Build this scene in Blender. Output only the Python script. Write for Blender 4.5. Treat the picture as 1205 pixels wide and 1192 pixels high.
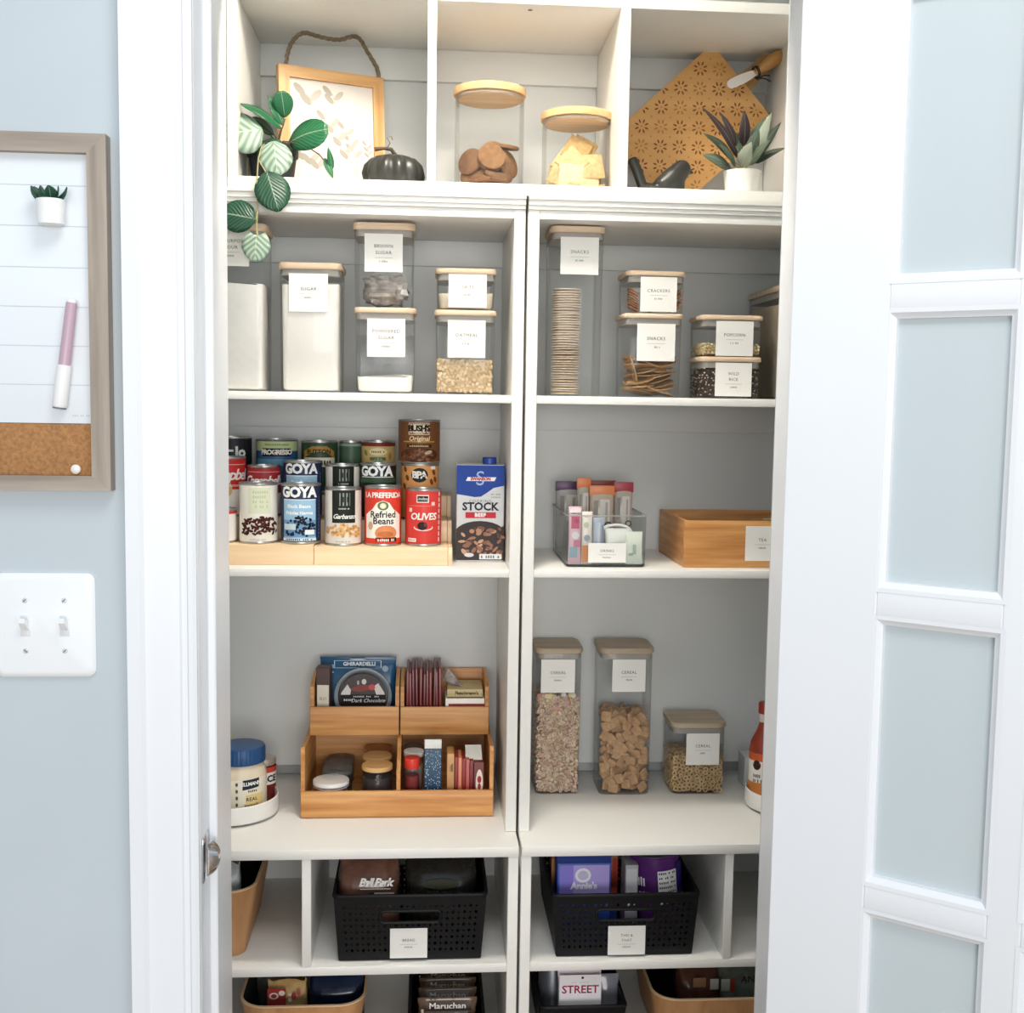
import bpy, bmesh, math, random
from mathutils import Vector, Matrix, Euler
for o in list(bpy.data.objects): bpy.data.objects.remove(o)
SC = bpy.context.scene
C = SC.collection
random.seed(7)
RD = math.radians
# ---------------------------------------------------------------- camera
F, YAW, PIT, ROL = 1358.0, .0745, .0893, .0153
CAM = Vector((0, -2.1, 1.485))
_r = Vector((math.cos(YAW), -math.sin(YAW), 0)); _f = Vector((math.sin(YAW), math.cos(YAW), 0)); _u = Vector((0, 0, 1))
_f2 = _f*math.cos(PIT) - _u*math.sin(PIT); _u2 = _u*math.cos(PIT) + _f*math.sin(PIT)
CR = _r*math.cos(ROL) + _u2*math.sin(ROL); CU = _u2*math.cos(ROL) - _r*math.sin(ROL); CF = _f2
cd = bpy.data.cameras.new('camera'); cam = bpy.data.objects.new('camera', cd); C.objects.link(cam)
cd.sensor_fit = 'HORIZONTAL'; cd.sensor_width = 36; cd.lens = 36*F/1205; cd.clip_start = .01
m3 = Matrix((CR, CU, -CF)).transposed(); cam.matrix_world = Matrix.Translation(CAM) @ m3.to_4x4()
SC.camera = cam
# ---------------------------------------------------------------- world, lights, exposure
w = bpy.data.worlds.new('room_daylight'); SC.world = w; w.use_nodes = True
bg = w.node_tree.nodes['Background']; bg.inputs[0].default_value = (.72, .86, 1.0, 1); bg.inputs[1].default_value = .40
SC.view_settings.view_transform = 'Standard'; SC.view_settings.look = 'None'; SC.view_settings.gamma = 1
SC.view_settings.use_curve_mapping = False; SC.view_settings.exposure = .73
def area(name, loc, target, sx, sy, power, col):
    l = bpy.data.lights.new(name, 'AREA'); l.shape = 'RECTANGLE'; l.size = sx; l.size_y = sy; l.energy = power; l.color = col
    o = bpy.data.objects.new(name, l); C.objects.link(o); o.location = loc
    o.rotation_euler = (Vector(target)-Vector(loc)).to_track_quat('-Z', 'Y').to_euler(); return o
area('window_light', (3.0, -5.6, 1.5), (-.3, -.6, 1.4), 1.8, 1.6, 16, (.86, .93, 1))
area('room_light', (.25, -6.0, 1.4), (.2, 0, 1.2), 2.4, 1.6, 72, (1, .96, .91))
area('overhead_fill_light', (.12, -1.55, 2.44), (.12, -1.2, 0), .55, .55, 5, (1, .97, .93))  # overhead fill added to brighten the worktop and shelves, not a known lamp
# ---------------------------------------------------------------- pixel helpers (1205 x 1192 frame)
def ray(x, y): return CR*(x-602.5) - CU*(y-596) + CF*F
def P(x, y, Y):
    d = ray(x, y); return CAM + d*((Y-CAM.y)/d.y)
def PX(x, y, Y): return P(x, y, Y).x
def PZ(x, y, Y): return P(x, y, Y).z
# ---------------------------------------------------------------- materials
def lin(h):
    h = h.lstrip('#'); out = []
    for i in (0, 2, 4):
        c = int(h[i:i+2], 16)/255; out.append(c/12.92 if c <= .04045 else ((c+.055)/1.055)**2.4)
    return (*out, 1)
MATS = {}
def newmat(name):
    m = bpy.data.materials.new(name); m.use_nodes = True; nt = m.node_tree
    return m, nt, nt.nodes['Principled BSDF']
def mat(h, rough=.5, metal=0, var=.05, scale=30, name=None, bump=0, spec=.5):
    """plain paint, paper or plastic with a little noise in its tone"""
    k = (h, rough, metal, var, scale, bump, spec)
    if k in MATS: return MATS[k]
    m, nt, b = newmat(name or 'mat_'+h); N = nt.nodes; L = nt.links
    c = lin(h); tc = N.new('ShaderNodeTexCoord'); nz = N.new('ShaderNodeTexNoise'); nz.inputs['Scale'].default_value = scale; nz.inputs['Detail'].default_value = 3
    L.new(tc.outputs['Object'], nz.inputs['Vector'])
    cr = N.new('ShaderNodeValToRGB'); L.new(nz.outputs['Fac'], cr.inputs['Fac'])
    cr.color_ramp.elements[0].position = .3; cr.color_ramp.elements[1].position = .7
    cr.color_ramp.elements[0].color = [max(0, x*(1-var)) for x in c[:3]]+[1]; cr.color_ramp.elements[1].color = [min(1, x*(1+var)) for x in c[:3]]+[1]
    L.new(cr.outputs['Color'], b.inputs['Base Color']); b.inputs['Roughness'].default_value = rough; b.inputs['Metallic'].default_value = metal
    b.inputs['Specular IOR Level'].default_value = spec
    if bump:
        bp = N.new('ShaderNodeBump'); bp.inputs['Strength'].default_value = bump; bp.inputs['Distance'].default_value = .002
        L.new(nz.outputs['Fac'], bp.inputs['Height']); L.new(bp.outputs['Normal'], b.inputs['Normal'])
    MATS[k] = m; return m
def wood(h1, h2, axis=0, rough=.45, fine=90, name='wood'):
    k = (h1, h2, axis, rough, fine)
    if k in MATS: return MATS[k]
    m, nt, b = newmat(name); N = nt.nodes; L = nt.links
    tc = N.new('ShaderNodeTexCoord'); mp = N.new('ShaderNodeMapping'); s = [fine]*3; s[axis] = fine*.06; mp.inputs['Scale'].default_value = s
    L.new(tc.outputs['Object'], mp.inputs['Vector']); nz = N.new('ShaderNodeTexNoise'); nz.inputs['Scale'].default_value = 1; nz.inputs['Detail'].default_value = 5
    L.new(mp.outputs[0], nz.inputs['Vector']); cr = N.new('ShaderNodeValToRGB'); L.new(nz.outputs['Fac'], cr.inputs['Fac'])
    cr.color_ramp.elements[0].position = .3; cr.color_ramp.elements[1].position = .68; cr.color_ramp.elements[0].color = lin(h1); cr.color_ramp.elements[1].color = lin(h2)
    L.new(cr.outputs['Color'], b.inputs['Base Color']); b.inputs['Roughness'].default_value = rough; MATS[k] = m; return m
def clear(name, tint='#ffffff', op=.05, rough=.03, base='#ffffff', ior=1.4):
    """thin clear plastic or glass: see-through with surface reflections and a touch of body"""
    k = ('clear', name)
    if k in MATS: return MATS[k]
    m, nt, b = newmat(name); N = nt.nodes; L = nt.links
    tr = N.new('ShaderNodeBsdfTransparent'); tr.inputs[0].default_value = lin(tint); gl = N.new('ShaderNodeBsdfGlossy'); gl.inputs['Roughness'].default_value = rough
    df = N.new('ShaderNodeBsdfDiffuse'); df.inputs[0].default_value = lin(base); fr = N.new('ShaderNodeFresnel'); fr.inputs[0].default_value = ior
    m1 = N.new('ShaderNodeMixShader'); m1.inputs[0].default_value = op; L.new(tr.outputs[0], m1.inputs[1]); L.new(df.outputs[0], m1.inputs[2])
    mm = N.new('ShaderNodeMath'); mm.operation = 'MULTIPLY'; mm.inputs[1].default_value = .45; L.new(fr.outputs[0], mm.inputs[0])
    m2 = N.new('ShaderNodeMixShader'); L.new(mm.outputs[0], m2.inputs[0]); L.new(m1.outputs[0], m2.inputs[1]); L.new(gl.outputs[0], m2.inputs[2])
    L.new(m2.outputs[0], N['Material Output'].inputs[0]); MATS[k] = m; return m
WHITE = mat('#f1efea', .4, var=.012, scale=6, name='white_painted_board', spec=.3)
BACKP = mat('#e2e4e3', .6, var=.012, scale=5, name='back_panel_paint')
TRIM = mat('#ebedf0', .35, var=.01, scale=4, name='white_trim_paint', spec=.35)
WALLP = mat('#c2cbd0', .75, var=.015, scale=8, name='grey_blue_wall_paint')
BAMBOO = wood('#b9783c', '#d9a263', 0, name='bamboo_across'); BAMBOOZ = wood('#b9783c', '#d9a263', 2, name='bamboo_upright'); BAMBOOY = wood('#b9783c', '#d9a263', 1, name='bamboo_deep')
PALEW = wood('#e3c093', '#f2d8b3', 0, .5, 60, name='pale_bamboo'); PALEWY = wood('#e3c093', '#f2d8b3', 1, .5, 60, name='pale_bamboo_deep')
LIDW = wood('#d3b696', '#e6cfb4', 0, .5, 80, name='lid_bamboo')
LIDG = wood('#a8957c', '#c3b299', 0, .5, 80, name='lid_bamboo_brown')
OAKF = wood('#c08a50', '#dcae74', 0, name='frame_wood'); OAKFZ = wood('#c08a50', '#dcae74', 2, name='frame_wood_upright')
GREYW = wood('#8f8377', '#b7aa9b', 2, .6, 70, name='weathered_wood'); GREYWX = wood('#8f8377', '#b7aa9b', 0, .6, 70, name='weathered_wood_across')
PLASTIC = clear('clear_plastic', '#fafbfb', .02, .06, '#e8eaea', 1.4); GLASS = clear('clear_glass', '#fcfcfb', .02, .02, '#ffffff', 1.12)
SEAL = clear('silicone_seal', '#eeeeee', .45, .3, '#ece4da')
PAPER = mat('#eae8e3', .6, var=.01, scale=20, name='label_paper'); INK = mat('#3a3836', .6, name='label_ink', var=.02); INKL = mat('#8d8a86', .6, name='label_ink_pale', var=.02)
TIN = mat('#b9b9b6', .3, .9, .06, 15, name='tin'); CHROME = mat('#c9cacc', .15, 1, .02, name='chrome')
BLACK = mat('#111214', .5, var=.1, name='black_plastic', spec=.22); PWHITE = mat('#fbfbf8', .5, var=.005, name='white_print'); PBLACK = mat('#191a1c', .5, var=.02, name='black_print')
# ---------------------------------------------------------------- mesh helpers
_TXT = {}
def textgeo(s, size=1, bold=0, shear=0, spacing=1, align='CENTER'):
    k = (s, round(bold/size, 4), shear, spacing, align)
    if k not in _TXT:
        cu = bpy.data.curves.new('t', 'FONT'); cu.body = s; cu.size = 1; cu.align_x = align; cu.align_y = 'CENTER'; cu.resolution_u = 2
        cu.offset = bold/size; cu.shear = shear; cu.space_character = spacing; cu.fill_mode = 'FRONT'
        ob = bpy.data.objects.new('t', cu); me = bpy.data.meshes.new_from_object(ob)
        _TXT[k] = ([(v.co.x, v.co.y) for v in me.vertices], [tuple(p.vertices) for p in me.polygons])
        bpy.data.objects.remove(ob); bpy.data.curves.remove(cu); bpy.data.meshes.remove(me)
    v, f = _TXT[k]; return [(a*size, b*size) for a, b in v], f
def rr(x0, x1, y0, y1, r, n=3):
    """rounded rectangle ring, anticlockwise"""
    r = max(1e-5, min(r, (x1-x0)/2-1e-5, (y1-y0)/2-1e-5)); out = []
    for cx, cy, a in ((x1-r, y1-r, 0), (x0+r, y1-r, 90), (x0+r, y0+r, 180), (x1-r, y0+r, 270)):
        for i in range(n+1):
            t = RD(a+90*i/n); out.append((cx+r*math.cos(t), cy+r*math.sin(t)))
    return out
class G:
    def __init__(s): s.v = []; s.f = []; s.mi = []; s.m = 0
    def add(s, v, f):
        b = len(s.v); s.v += [tuple(p) for p in v]; s.f += [tuple(i+b for i in q) for q in f]; s.mi += [s.m]*len(f); return s
    def box(s, x0, x1, y0, y1, z0, z1):
        return s.add([(x0,y0,z0),(x1,y0,z0),(x1,y1,z0),(x0,y1,z0),(x0,y0,z1),(x1,y0,z1),(x1,y1,z1),(x0,y1,z1)],
                     [(3,2,1,0),(4,5,6,7),(0,1,5,4),(1,2,6,5),(2,3,7,6),(3,0,4,7)])
    def loft(s, rings, cap0=True, cap1=True, close=True):
        n = len(rings[0]); v = [p for r in rings for p in r]; f = []
        for i in range(len(rings)-1):
            for j in range(n if close else n-1):
                k = (j+1) % n; f.append((i*n+j, i*n+k, (i+1)*n+k, (i+1)*n+j))
        if cap0: f.append(tuple(range(n-1, -1, -1)))
        if cap1: f.append(tuple((len(rings)-1)*n+j for j in range(n)))
        return s.add(v, f)
    def rbox(s, x0, x1, y0, y1, z0, z1, b=.002, r=None, n=2):
        r = b if r is None else r; rings = []
        for z, i in ((z0, b), (z0+b*.3, b*.3), (z0+b, 0), (z1-b, 0), (z1-b*.3, b*.3), (z1, b)):
            rings.append([(x, y, z) for x, y in rr(x0+i, x1-i, y0+i, y1-i, max(r-i, b*.3), n)])
        return s.loft(rings)
    def lathe(s, prof, n=24, cx=0, cy=0, cap0=True, cap1=True, fn=None):
        rings = []
        for r, z in prof:
            rings.append([(cx+(r*(fn(2*math.pi*j/n, z) if fn else 1))*math.cos(2*math.pi*j/n), cy+(r*(fn(2*math.pi*j/n, z) if fn else 1))*math.sin(2*math.pi*j/n), z) for j in range(n)])
        return s.loft(rings, cap0, cap1)
    def tube(s, pts, r, n=8, flat=1):
        pts = [Vector(p) for p in pts]; rs = r if isinstance(r, (list, tuple)) else [r]*len(pts); rings = []; up = Vector((0, 0, 1))
        pn = None
        for i, p in enumerate(pts):
            t = (pts[min(i+1, len(pts)-1)]-pts[max(i-1, 0)]).normalized()
            if pn is None: a = t.cross(up if abs(t.z) < .9 else Vector((1, 0, 0))).normalized()
            else: a = (pn - t*pn.dot(t)).normalized()
            pn = a; b = t.cross(a)
            rings.append([p + a*rs[i]*math.cos(2*math.pi*j/n) + b*rs[i]*flat*math.sin(2*math.pi*j/n) for j in range(n)])
        return s.loft(rings)
    def poly(s, pts, y0, y1):
        """outline in x,z given thickness from y0 (front) to y1"""
        n = len(pts); v = [(x, y0, z) for x, z in pts]+[(x, y1, z) for x, z in pts]
        f = [tuple(range(n)), tuple(range(2*n-1, n-1, -1))]+[(i, (i+1) % n, n+(i+1) % n, n+i) for i in range(n)]
        return s.add(v, f)
    def ell(s, c, r, nu=12, nv=8, rot=None):
        v = []; f = []; R = rot.to_matrix() if rot else None
        for i in range(nv+1):
            t = math.pi*i/nv
            for j in range(nu):
                p = 2*math.pi*j/nu; q = Vector((r[0]*math.sin(t)*math.cos(p), r[1]*math.sin(t)*math.sin(p), r[2]*math.cos(t)))
                if R: q = R @ q
                v.append((c[0]+q.x, c[1]+q.y, c[2]+q.z))
        for i in range(nv):
            for j in range(nu):
                f.append((i*nu+j, i*nu+(j+1) % nu, (i+1)*nu+(j+1) % nu, (i+1)*nu+j))
        return s.add(v, f)
    # flat print on a front facing plane / on a can
    def ftext(s, t, x, z, y, size, **k):
        v, f = textgeo(t, size, **k); return s.add([(x+a, y, z+b) for a, b in v], f)
    def frect(s, x0, x1, z0, z1, y): return s.add([(x0,y,z0),(x1,y,z0),(x1,y,z1),(x0,y,z1)], [(0,1,2,3)])
    def fpoly(s, pts, y): return s.add([(x, y, z) for x, z in pts], [tuple(range(len(pts)))])
    def fell(s, x, z, rx, rz, y, n=14, rot=0):
        c, q = math.cos(rot), math.sin(rot)
        return s.fpoly([(x+rx*math.cos(t)*c-rz*math.sin(t)*q, z+rx*math.cos(t)*q+rz*math.sin(t)*c) for t in [2*math.pi*i/n for i in range(n)]], y)
    def curl(s, r, start=0):
        """wrap everything drawn flat since start (x along, z up) round a cylinder of radius r + its y offset; the front faces -y"""
        for i in range(start, len(s.v)):
            x, y, z = s.v[i]; R = r+y; s.v[i] = (R*math.sin(x/r), -R*math.cos(x/r), z)
        return s
    def move(s, M, start=0):
        for i in range(start, len(s.v)): s.v[i] = tuple(M @ Vector(s.v[i]))
        return s
    def out(s, name, mats, parent=None, loc=(0,0,0), rot=(0,0,0), smooth=40, fix=True):
        me = bpy.data.meshes.new(name); me.from_pydata(s.v, [], s.f)
        if not isinstance(mats, (list, tuple)): mats = [mats]
        for m in mats: me.materials.append(m)
        me.polygons.foreach_set('material_index', s.mi)
        if fix:
            bm = bmesh.new(); bm.from_mesh(me); bmesh.ops.recalc_face_normals(bm, faces=bm.faces); bm.to_mesh(me); bm.free()
        if smooth:
            me.shade_smooth(); me.set_sharp_from_angle(angle=RD(smooth))
        me.update()
        o = bpy.data.objects.new(name, me); C.objects.link(o); o.location = loc; o.rotation_euler = rot
        if parent: o.parent = parent
        return o
def tag(o, label, cat, group=None, kind=None):
    o['label'] = label
    if cat: o['category'] = cat
    if group: o['group'] = group
    if kind: o['kind'] = kind
    return o
def thing(name, label, cat, loc=(0,0,0), rot=(0,0,0), group=None):
    o = bpy.data.objects.new(name, None); o.empty_display_size = .02; C.objects.link(o); o.location = loc; o.rotation_euler = rot
    return tag(o, label, cat, group)
def struct(o): o['kind'] = 'structure'; return o
def cparent(name):
    o = bpy.data.objects.new(name, None); C.objects.link(o); return o
def illegible(g, x, z, y, w, h, n=8):
    """a line of print too small to read in the photograph"""
    for i in range(n):
        if random.random() < .12: continue
        a = x-w/2+w*i/n; g.frect(a, a+w/n*.6, z-h/2, z+h/2*random.uniform(.5, 1), y)
# ---------------------------------------------------------------- heights and depths of the shelving
Z0, ZTOP, ZU, S1, S2, DESK, S5 = 1.8752, 2.1868, 1.8146, 1.4994, 1.1795, .6823, .460
DT, DU, DF = .285, .321, -.076
XG = .176
WF, JB = -.72, -.503           # wall face and back of the jamb
def wout(g, name, m, parent, smooth=40):
    return g.out(name, m, parent, loc=-parent.location if parent.parent is None else (0, 0, 0), smooth=smooth)
def wbox(name, m, parent, x0, x1, y0, y1, z0, z1, b=.0012):
    g = G(); g.rbox(x0, x1, y0, y1, z0, z1, b, n=1); return wout(g, name, m, parent, 30)
# ================================================================= SETTING
FLOORM = wood('#8f7355', '#a98a68', 0, .4, 30, name='floor_boards'); CEILM = mat('#e9e8e4', .8, var=.01, name='ceiling_paint')
struct(G().box(-3, 3, -4.2, .5, -.03, 0).out('floor', FLOORM, smooth=0))
g = G(); g.box(-3, -.287, WF, JB, 0, 2.6); g.box(.488, 3, WF, JB, 0, 2.6); g.box(-.287, .488, WF, JB, 2.085, 2.6)
struct(g.out('wall_front', WALLP, smooth=0))
PANT = mat('#cfd2d2', .75, var=.015, name='pantry_wall_paint')
struct(G().box(-.56, -.52, JB, .40, 0, 2.45).out('wall_left', PANT, smooth=0))
struct(G().box(.89, .93, JB, .40, 0, 2.45).out('wall_right', PANT, smooth=0))
struct(G().box(-.52, .89, .36, .40, 0, 2.45).out('wall_back', PANT, smooth=0))
struct(G().box(-.6, 1.0, JB, .40, 2.45, 2.50).out('ceiling', CEILM, smooth=0))
def casing(name, x0, sgn):
    # stepped profile, x measured from the jamb outwards
    pr = [(0, .010), (.004, .013), (.009, .013), (.011, .010), (.017, .010), (.019, .014), (.026, .0155), (.050, .0155), (.058, .017), (.063, .022), (.078, .022), (.079, .0)]
    ring = lambda z: [(x0+sgn*a, WF-b, z) for a, b in pr]+[(x0, WF, z)]
    g = G(); g.loft([ring(0), ring(2.15)]); return struct(g.out(name, TRIM, smooth=25))
casing('trim_1', -.2695, -1); casing('trim_2', .474, 1)
g = G(); g.box(-.348, .553, WF-.02, WF, 2.08, 2.16); struct(g.out('trim_3', TRIM, smooth=0))
jl = struct(G().rbox(-.287, -.269, WF-.003, JB, 0, 2.07, .0015, n=1).out('trim_4', TRIM, smooth=30))
g = G(); g.rbox(-.269, -.258, -.672, -.628, 0, 2.05, .002, n=1); g.out('door_stop', TRIM, jl, smooth=30)
g = G(); zc = PZ(251, 1006, -.69)
g.rbox(-.2692, -.2672, -.712, -.676, zc-.028, zc+.028, .0008, r=.008); sp = g.out('strike_plate', CHROME, jl)
g = G(); g.loft([[(-.267+.004+.010*math.sin(t)*q, -.712+.030*k, zc+.019*math.cos(t)) for t in [math.pi*i/8 for i in range(9)]] for k, q in ((0, .3), (.25, 1.3), (.7, 1.3), (1, .2))], True, True)
g.out('latch_lip', CHROME, sp)
jr = struct(G().rbox(.471, .488, WF-.003, -.56, 0, 2.07, .0015, n=1).out('trim_5', TRIM, smooth=30))
struct(G().rbox(-.287, .488, WF-.003, JB, 2.07, 2.088, .0015, n=1).out('trim_6', TRIM, smooth=30))
struct(G().rbox(-3, -.349, WF-.014, WF, 0, .12, .003, n=1).out('baseboard_left', TRIM, smooth=30))
struct(G().rbox(.554, 3, WF-.014, WF, 0, .12, .003, n=1).out('baseboard_right', TRIM, smooth=30))
# ---- french door, swung open; local x runs from the hinge edge, y into its thickness
door = struct(cparent('door_1')); door.location = (.4294, -.743, .012); door.rotation_euler = (0, 0, RD(-37.8))
DW, DTK, DH = .7145, .035, 2.055; PW, MU, PH = .137, .0358, .3165
xs = [.1155+i*(PW+MU) for i in range(3)]; ztops = [1.946-.012-i*.3515 for i in range(5)]
for nm, a in (('stile', (0, .1155, 0, DH)), ('stile', (DW-.1155, DW, 0, DH)), ('rail', (.1155, DW-.1155, ztops[0], DH)), ('rail', (.1155, DW-.1155, 0, ztops[4]-PH))):
    G().rbox(a[0], a[1], 0, DTK, a[2], a[3], .0015, n=1).out(nm, TRIM, door, smooth=30)
FROST = None
m, nt, b = newmat('frosted_pane'); N = nt.nodes; L = nt.links
df = N.new('ShaderNodeBsdfDiffuse'); df.inputs[0].default_value = lin('#d3dde0'); tl = N.new('ShaderNodeBsdfTranslucent'); tl.inputs[0].default_value = lin('#e3eaec')
gl = N.new('ShaderNodeBsdfGlossy'); gl.inputs['Roughness'].default_value = .22; fr = N.new('ShaderNodeFresnel'); fr.inputs[0].default_value = 1.5
mx = N.new('ShaderNodeMixShader'); mx.inputs[0].default_value = .12; L.new(df.outputs[0], mx.inputs[1]); L.new(tl.outputs[0], mx.inputs[2])
m2 = N.new('ShaderNodeMixShader'); L.new(fr.outputs[0], m2.inputs[0]); L.new(mx.outputs[0], m2.inputs[1]); L.new(gl.outputs[0], m2.inputs[2]); L.new(m2.outputs[0], N['Material Output'].inputs[0]); FROST = m
def bead(x0, x1, z0, z1):
    """sloping glazing bead round one pane opening, on the visible face"""
    g = G(); rings = []
    for d, y in ((-.004, 0), (.001, .0005), (.004, .004), (.0075, .006), (.008, .013)):
        rings.append([(x0+d, y, z0+d), (x1-d, y, z0+d), (x1-d, y, z1-d), (x0+d, y, z1-d)])
    g.loft(rings, False, False); return g
for i in (0, 1):
    x = xs[i]+PW; G().rbox(x, x+MU, .0005, DTK-.0005, ztops[4]-PH, ztops[0], .0012, n=1).out('muntin', TRIM, door, smooth=30)
for j in range(4):
    z = ztops[j+1]
    for i in range(3): G().rbox(xs[i], xs[i]+PW, .0005, DTK-.0005, z, ztops[j]-PH, .0012, n=1).out('muntin', TRIM, door, smooth=30)
for i in range(3):
    for zt in ztops:
        p = G().box(xs[i], xs[i]+PW, .013, .019, zt-PH, zt).out('pane', FROST, door, smooth=0)
        bead(xs[i], xs[i]+PW, zt-PH, zt).out('glazing_bead', TRIM, p, smooth=20)
for z in (.25, 1.05, 1.85):
    g = G(); g.lathe([(.006, z-.045), (.0075, z-.043), (.0075, z+.043), (.006, z+.045)], 12, .012, .042); g.out('hinge', CHROME, door)
# ================================================================= SHELVING
cub = thing('cubby_shelf', 'white three-compartment cubby shelf on top of the two bookcases', 'shelf unit', (.1775, .14, 1.8547))
wbox('top_board', WHITE, cub, -.353, .708, 0, DT+.018, ZTOP, ZTOP+.019)
wbox('bottom_board', WHITE, cub, -.353, .708, -.002, DT+.018, Z0-.0205, Z0)
for x0, x1, nm in ((-.353, -.3355, 'side_panel'), (.69, .708, 'side_panel'), (-.0043, .0115, 'divider'), (.3385, .3562, 'divider')):
    wbox(nm, WHITE, cub, x0, x1, 0, DT+.012, Z0, ZTOP)
for x0, x1 in ((-.3355, -.0043), (.0115, .3385), (.3562, .69)):
    wbox('back_panel', BACKP, cub, x0, x1, DT+.012, DT+.018, Z0, ZTOP); wbox('back_rail', BACKP, cub, x0, x1, DT, DT+.0119, ZTOP-.062, ZTOP)
g = G(); g.lathe([(.004, ZTOP-.001), (.004, ZTOP+.001)], 10, .178, .03); wout(g, 'screw_cap', mat('#77736c', .5), cub)
def hutch(x0, x1, word, words):
    t = thing('bookcase_hutch', words, 'bookcase', ((x0+x1)/2, .16, DESK)); th = .0202
    wbox('side_panel', WHITE, t, x0, x0+th, 0, DU+.012, DESK+.0005, 1.8306); wbox('side_panel', WHITE, t, x1-th, x1, 0, DU+.012, DESK+.0005, 1.8306)
    a, b = x0+th, x1-th
    wbox('top_board', WHITE, t, a, b, .0005, DU+.012, ZU, 1.8306)
    for z in (S1, S2): wbox('shelf', WHITE, t, a, b, .001, DU, z-.0148, z)
    g = G()   # stepped cornice
    pr = [(0, 1.8306), (-.004, 1.8312), (-.0045, 1.8372), (-.0075, 1.8385), (-.008, 1.8465), (-.0115, 1.848), (-.012, 1.8545), (.20, 1.8545), (.20, 1.8306)]
    g.loft([[(x, y, z) for y, z in pr] for x in (x0+.0003, x1-.0003)]); wout(g, 'cornice', WHITE, t, 25)
    wbox('back_panel', BACKP, t, a, b, DU, DU+.006, DESK+.03, ZU)
    for z, h in ((ZU, .052), (S1-.0148, .055)): wbox('back_rail', BACKP, t, a, b, DU-.011, DU-.0002, z-h, z-.0002)
    return t
hutch(-.49, .1735, 'left', 'white open bookcase holding the food cans and sugar canisters')
hutch(.1785, .86, 'right', 'white open bookcase holding the tea box and three cereal canisters')
def base(x0, x1, dx0, dx1, words):
    t = thing('base_cabinet', words, 'cabinet', ((x0+x1)/2, .1, 0)); th = .0188; fy = -.07
    wbox('worktop', WHITE, t, x0, x1, DF, .352, .664, DESK)
    wbox('side_panel', WHITE, t, x0, x0+th, fy, .34, 0, .6639); wbox('side_panel', WHITE, t, x1-th, x1, fy, .34, 0, .6639)
    a, b = x0+th, x1-th
    wbox('shelf', WHITE, t, a, b, fy+.0005, .33, S5-.0165, S5); wbox('divider', WHITE, t, dx0, dx1, fy+.0005, .33, S5, .6639)
    wbox('shelf', WHITE, t, a, b, fy+.0005, .33, .235, .252); wbox('back_panel', BACKP, t, a, b, .33, .336, .02, .6639)
    wbox('plinth', WHITE, t, a, b, fy+.03, fy+.046, 0, .08)
base(-.49, .1735, -.2178, -.2011, 'white base cabinet holding the basket with the bread label')
base(.1785, .86, .5573, .5733, 'white base cabinet holding the basket with the this and that label')
# pantry ceiling lamp (above the frame), the warm light on the shelves
lamp = thing('ceiling_lamp', 'round flat white downlight on the pantry ceiling', 'lamp', (.06, -.37, 2.45))
g = G(); g.lathe([(.100, 0), (.100, -.010), (.122, -.008), (.125, 0)], 32, cap0=False, cap1=False); g.out('lamp_ring', TRIM, lamp)
m, nt, b = newmat('lamp_glow'); b.inputs['Emission Color'].default_value = (1, .92, .80, 1); b.inputs['Emission Strength'].default_value = 72
g = G(); g.lathe([(.001, -.006), (.099, -.006), (.099, -.001), (.001, -.001)], 32); g.out('lamp_diffuser', m, lamp)
# ================================================================= LEFT WALL
bd = thing('memo_board', 'whiteboard and cork memo board in a weathered grey wood frame', 'memo board', (-.53, WF-.0005, 1.375))
bx0, bx1, bz0, bz1 = -.70, PX(124, 160, WF-.02), PZ(133, 578, WF-.02), PZ(110, 157, WF-.02); fw = .0215
y0, y1 = WF-.02, WF-.0005
zc = PZ(60, 498, WF-.01)
for nm, pts, m in (('frame_bar', [(bx0, bz1), (bx1, bz1), (bx1-fw, bz1-fw), (bx0+fw, bz1-fw)], GREYWX), ('frame_bar', [(bx0, bz0), (bx0+fw, bz0+fw*.8), (bx1-fw, bz0+fw*.8), (bx1, bz0)], GREYWX),
                   ('frame_bar', [(bx1, bz1), (bx1, bz0), (bx1-fw, bz0+fw*.8), (bx1-fw, bz1-fw)], GREYW), ('frame_bar', [(bx0, bz1), (bx0+fw, bz1-fw), (bx0+fw, bz0+fw*.8), (bx0, bz0)], GREYW)):
    g = G(); g.poly(pts, y0, y1); wout(g, nm, m, bd, 0)
wb = wbox('whiteboard', mat('#e9eef2', .25, var=.005, name='whiteboard_enamel'), bd, bx0+fw, bx1-fw, WF-.010, WF-.001, zc, bz1-fw, .0003)
g = G()
for yy in (217, 265, 313.6, 360, 406, 451.7):
    z = PZ(60, yy+1, WF-.01); g.frect(bx0+fw, bx1-fw-.001, z-.0004, z+.0004, WF-.0103)
illegible(g, PX(96, 489, WF-.01), PZ(96, 489, WF-.01), WF-.0103, .02, .0022, 9)
g.out('ruled_lines', mat('#c3cad2', .5), wb, smooth=0)
CORK = mat('#a9794c', .9, var=.22, scale=260, name='cork', bump=.4)
wbox('cork_panel', CORK, bd, bx0+fw, bx1-fw, WF-.0095, WF-.001, bz0+fw*.8, zc-.0005, .0003)
p = P(90, 552, WF-.012); g = G(); g.lathe([(.0035, 0), (.0055, -.002), (.0055, -.006), (.003, -.008)], 14); g.move(Matrix.Rotation(RD(-90), 4, 'X'))
tag(g.out('push_pin', mat('#ece4dc', .35), loc=(p.x, WF-.0098, p.z)), 'small white push pin stuck in the cork strip of the memo board', 'push pin')
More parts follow.
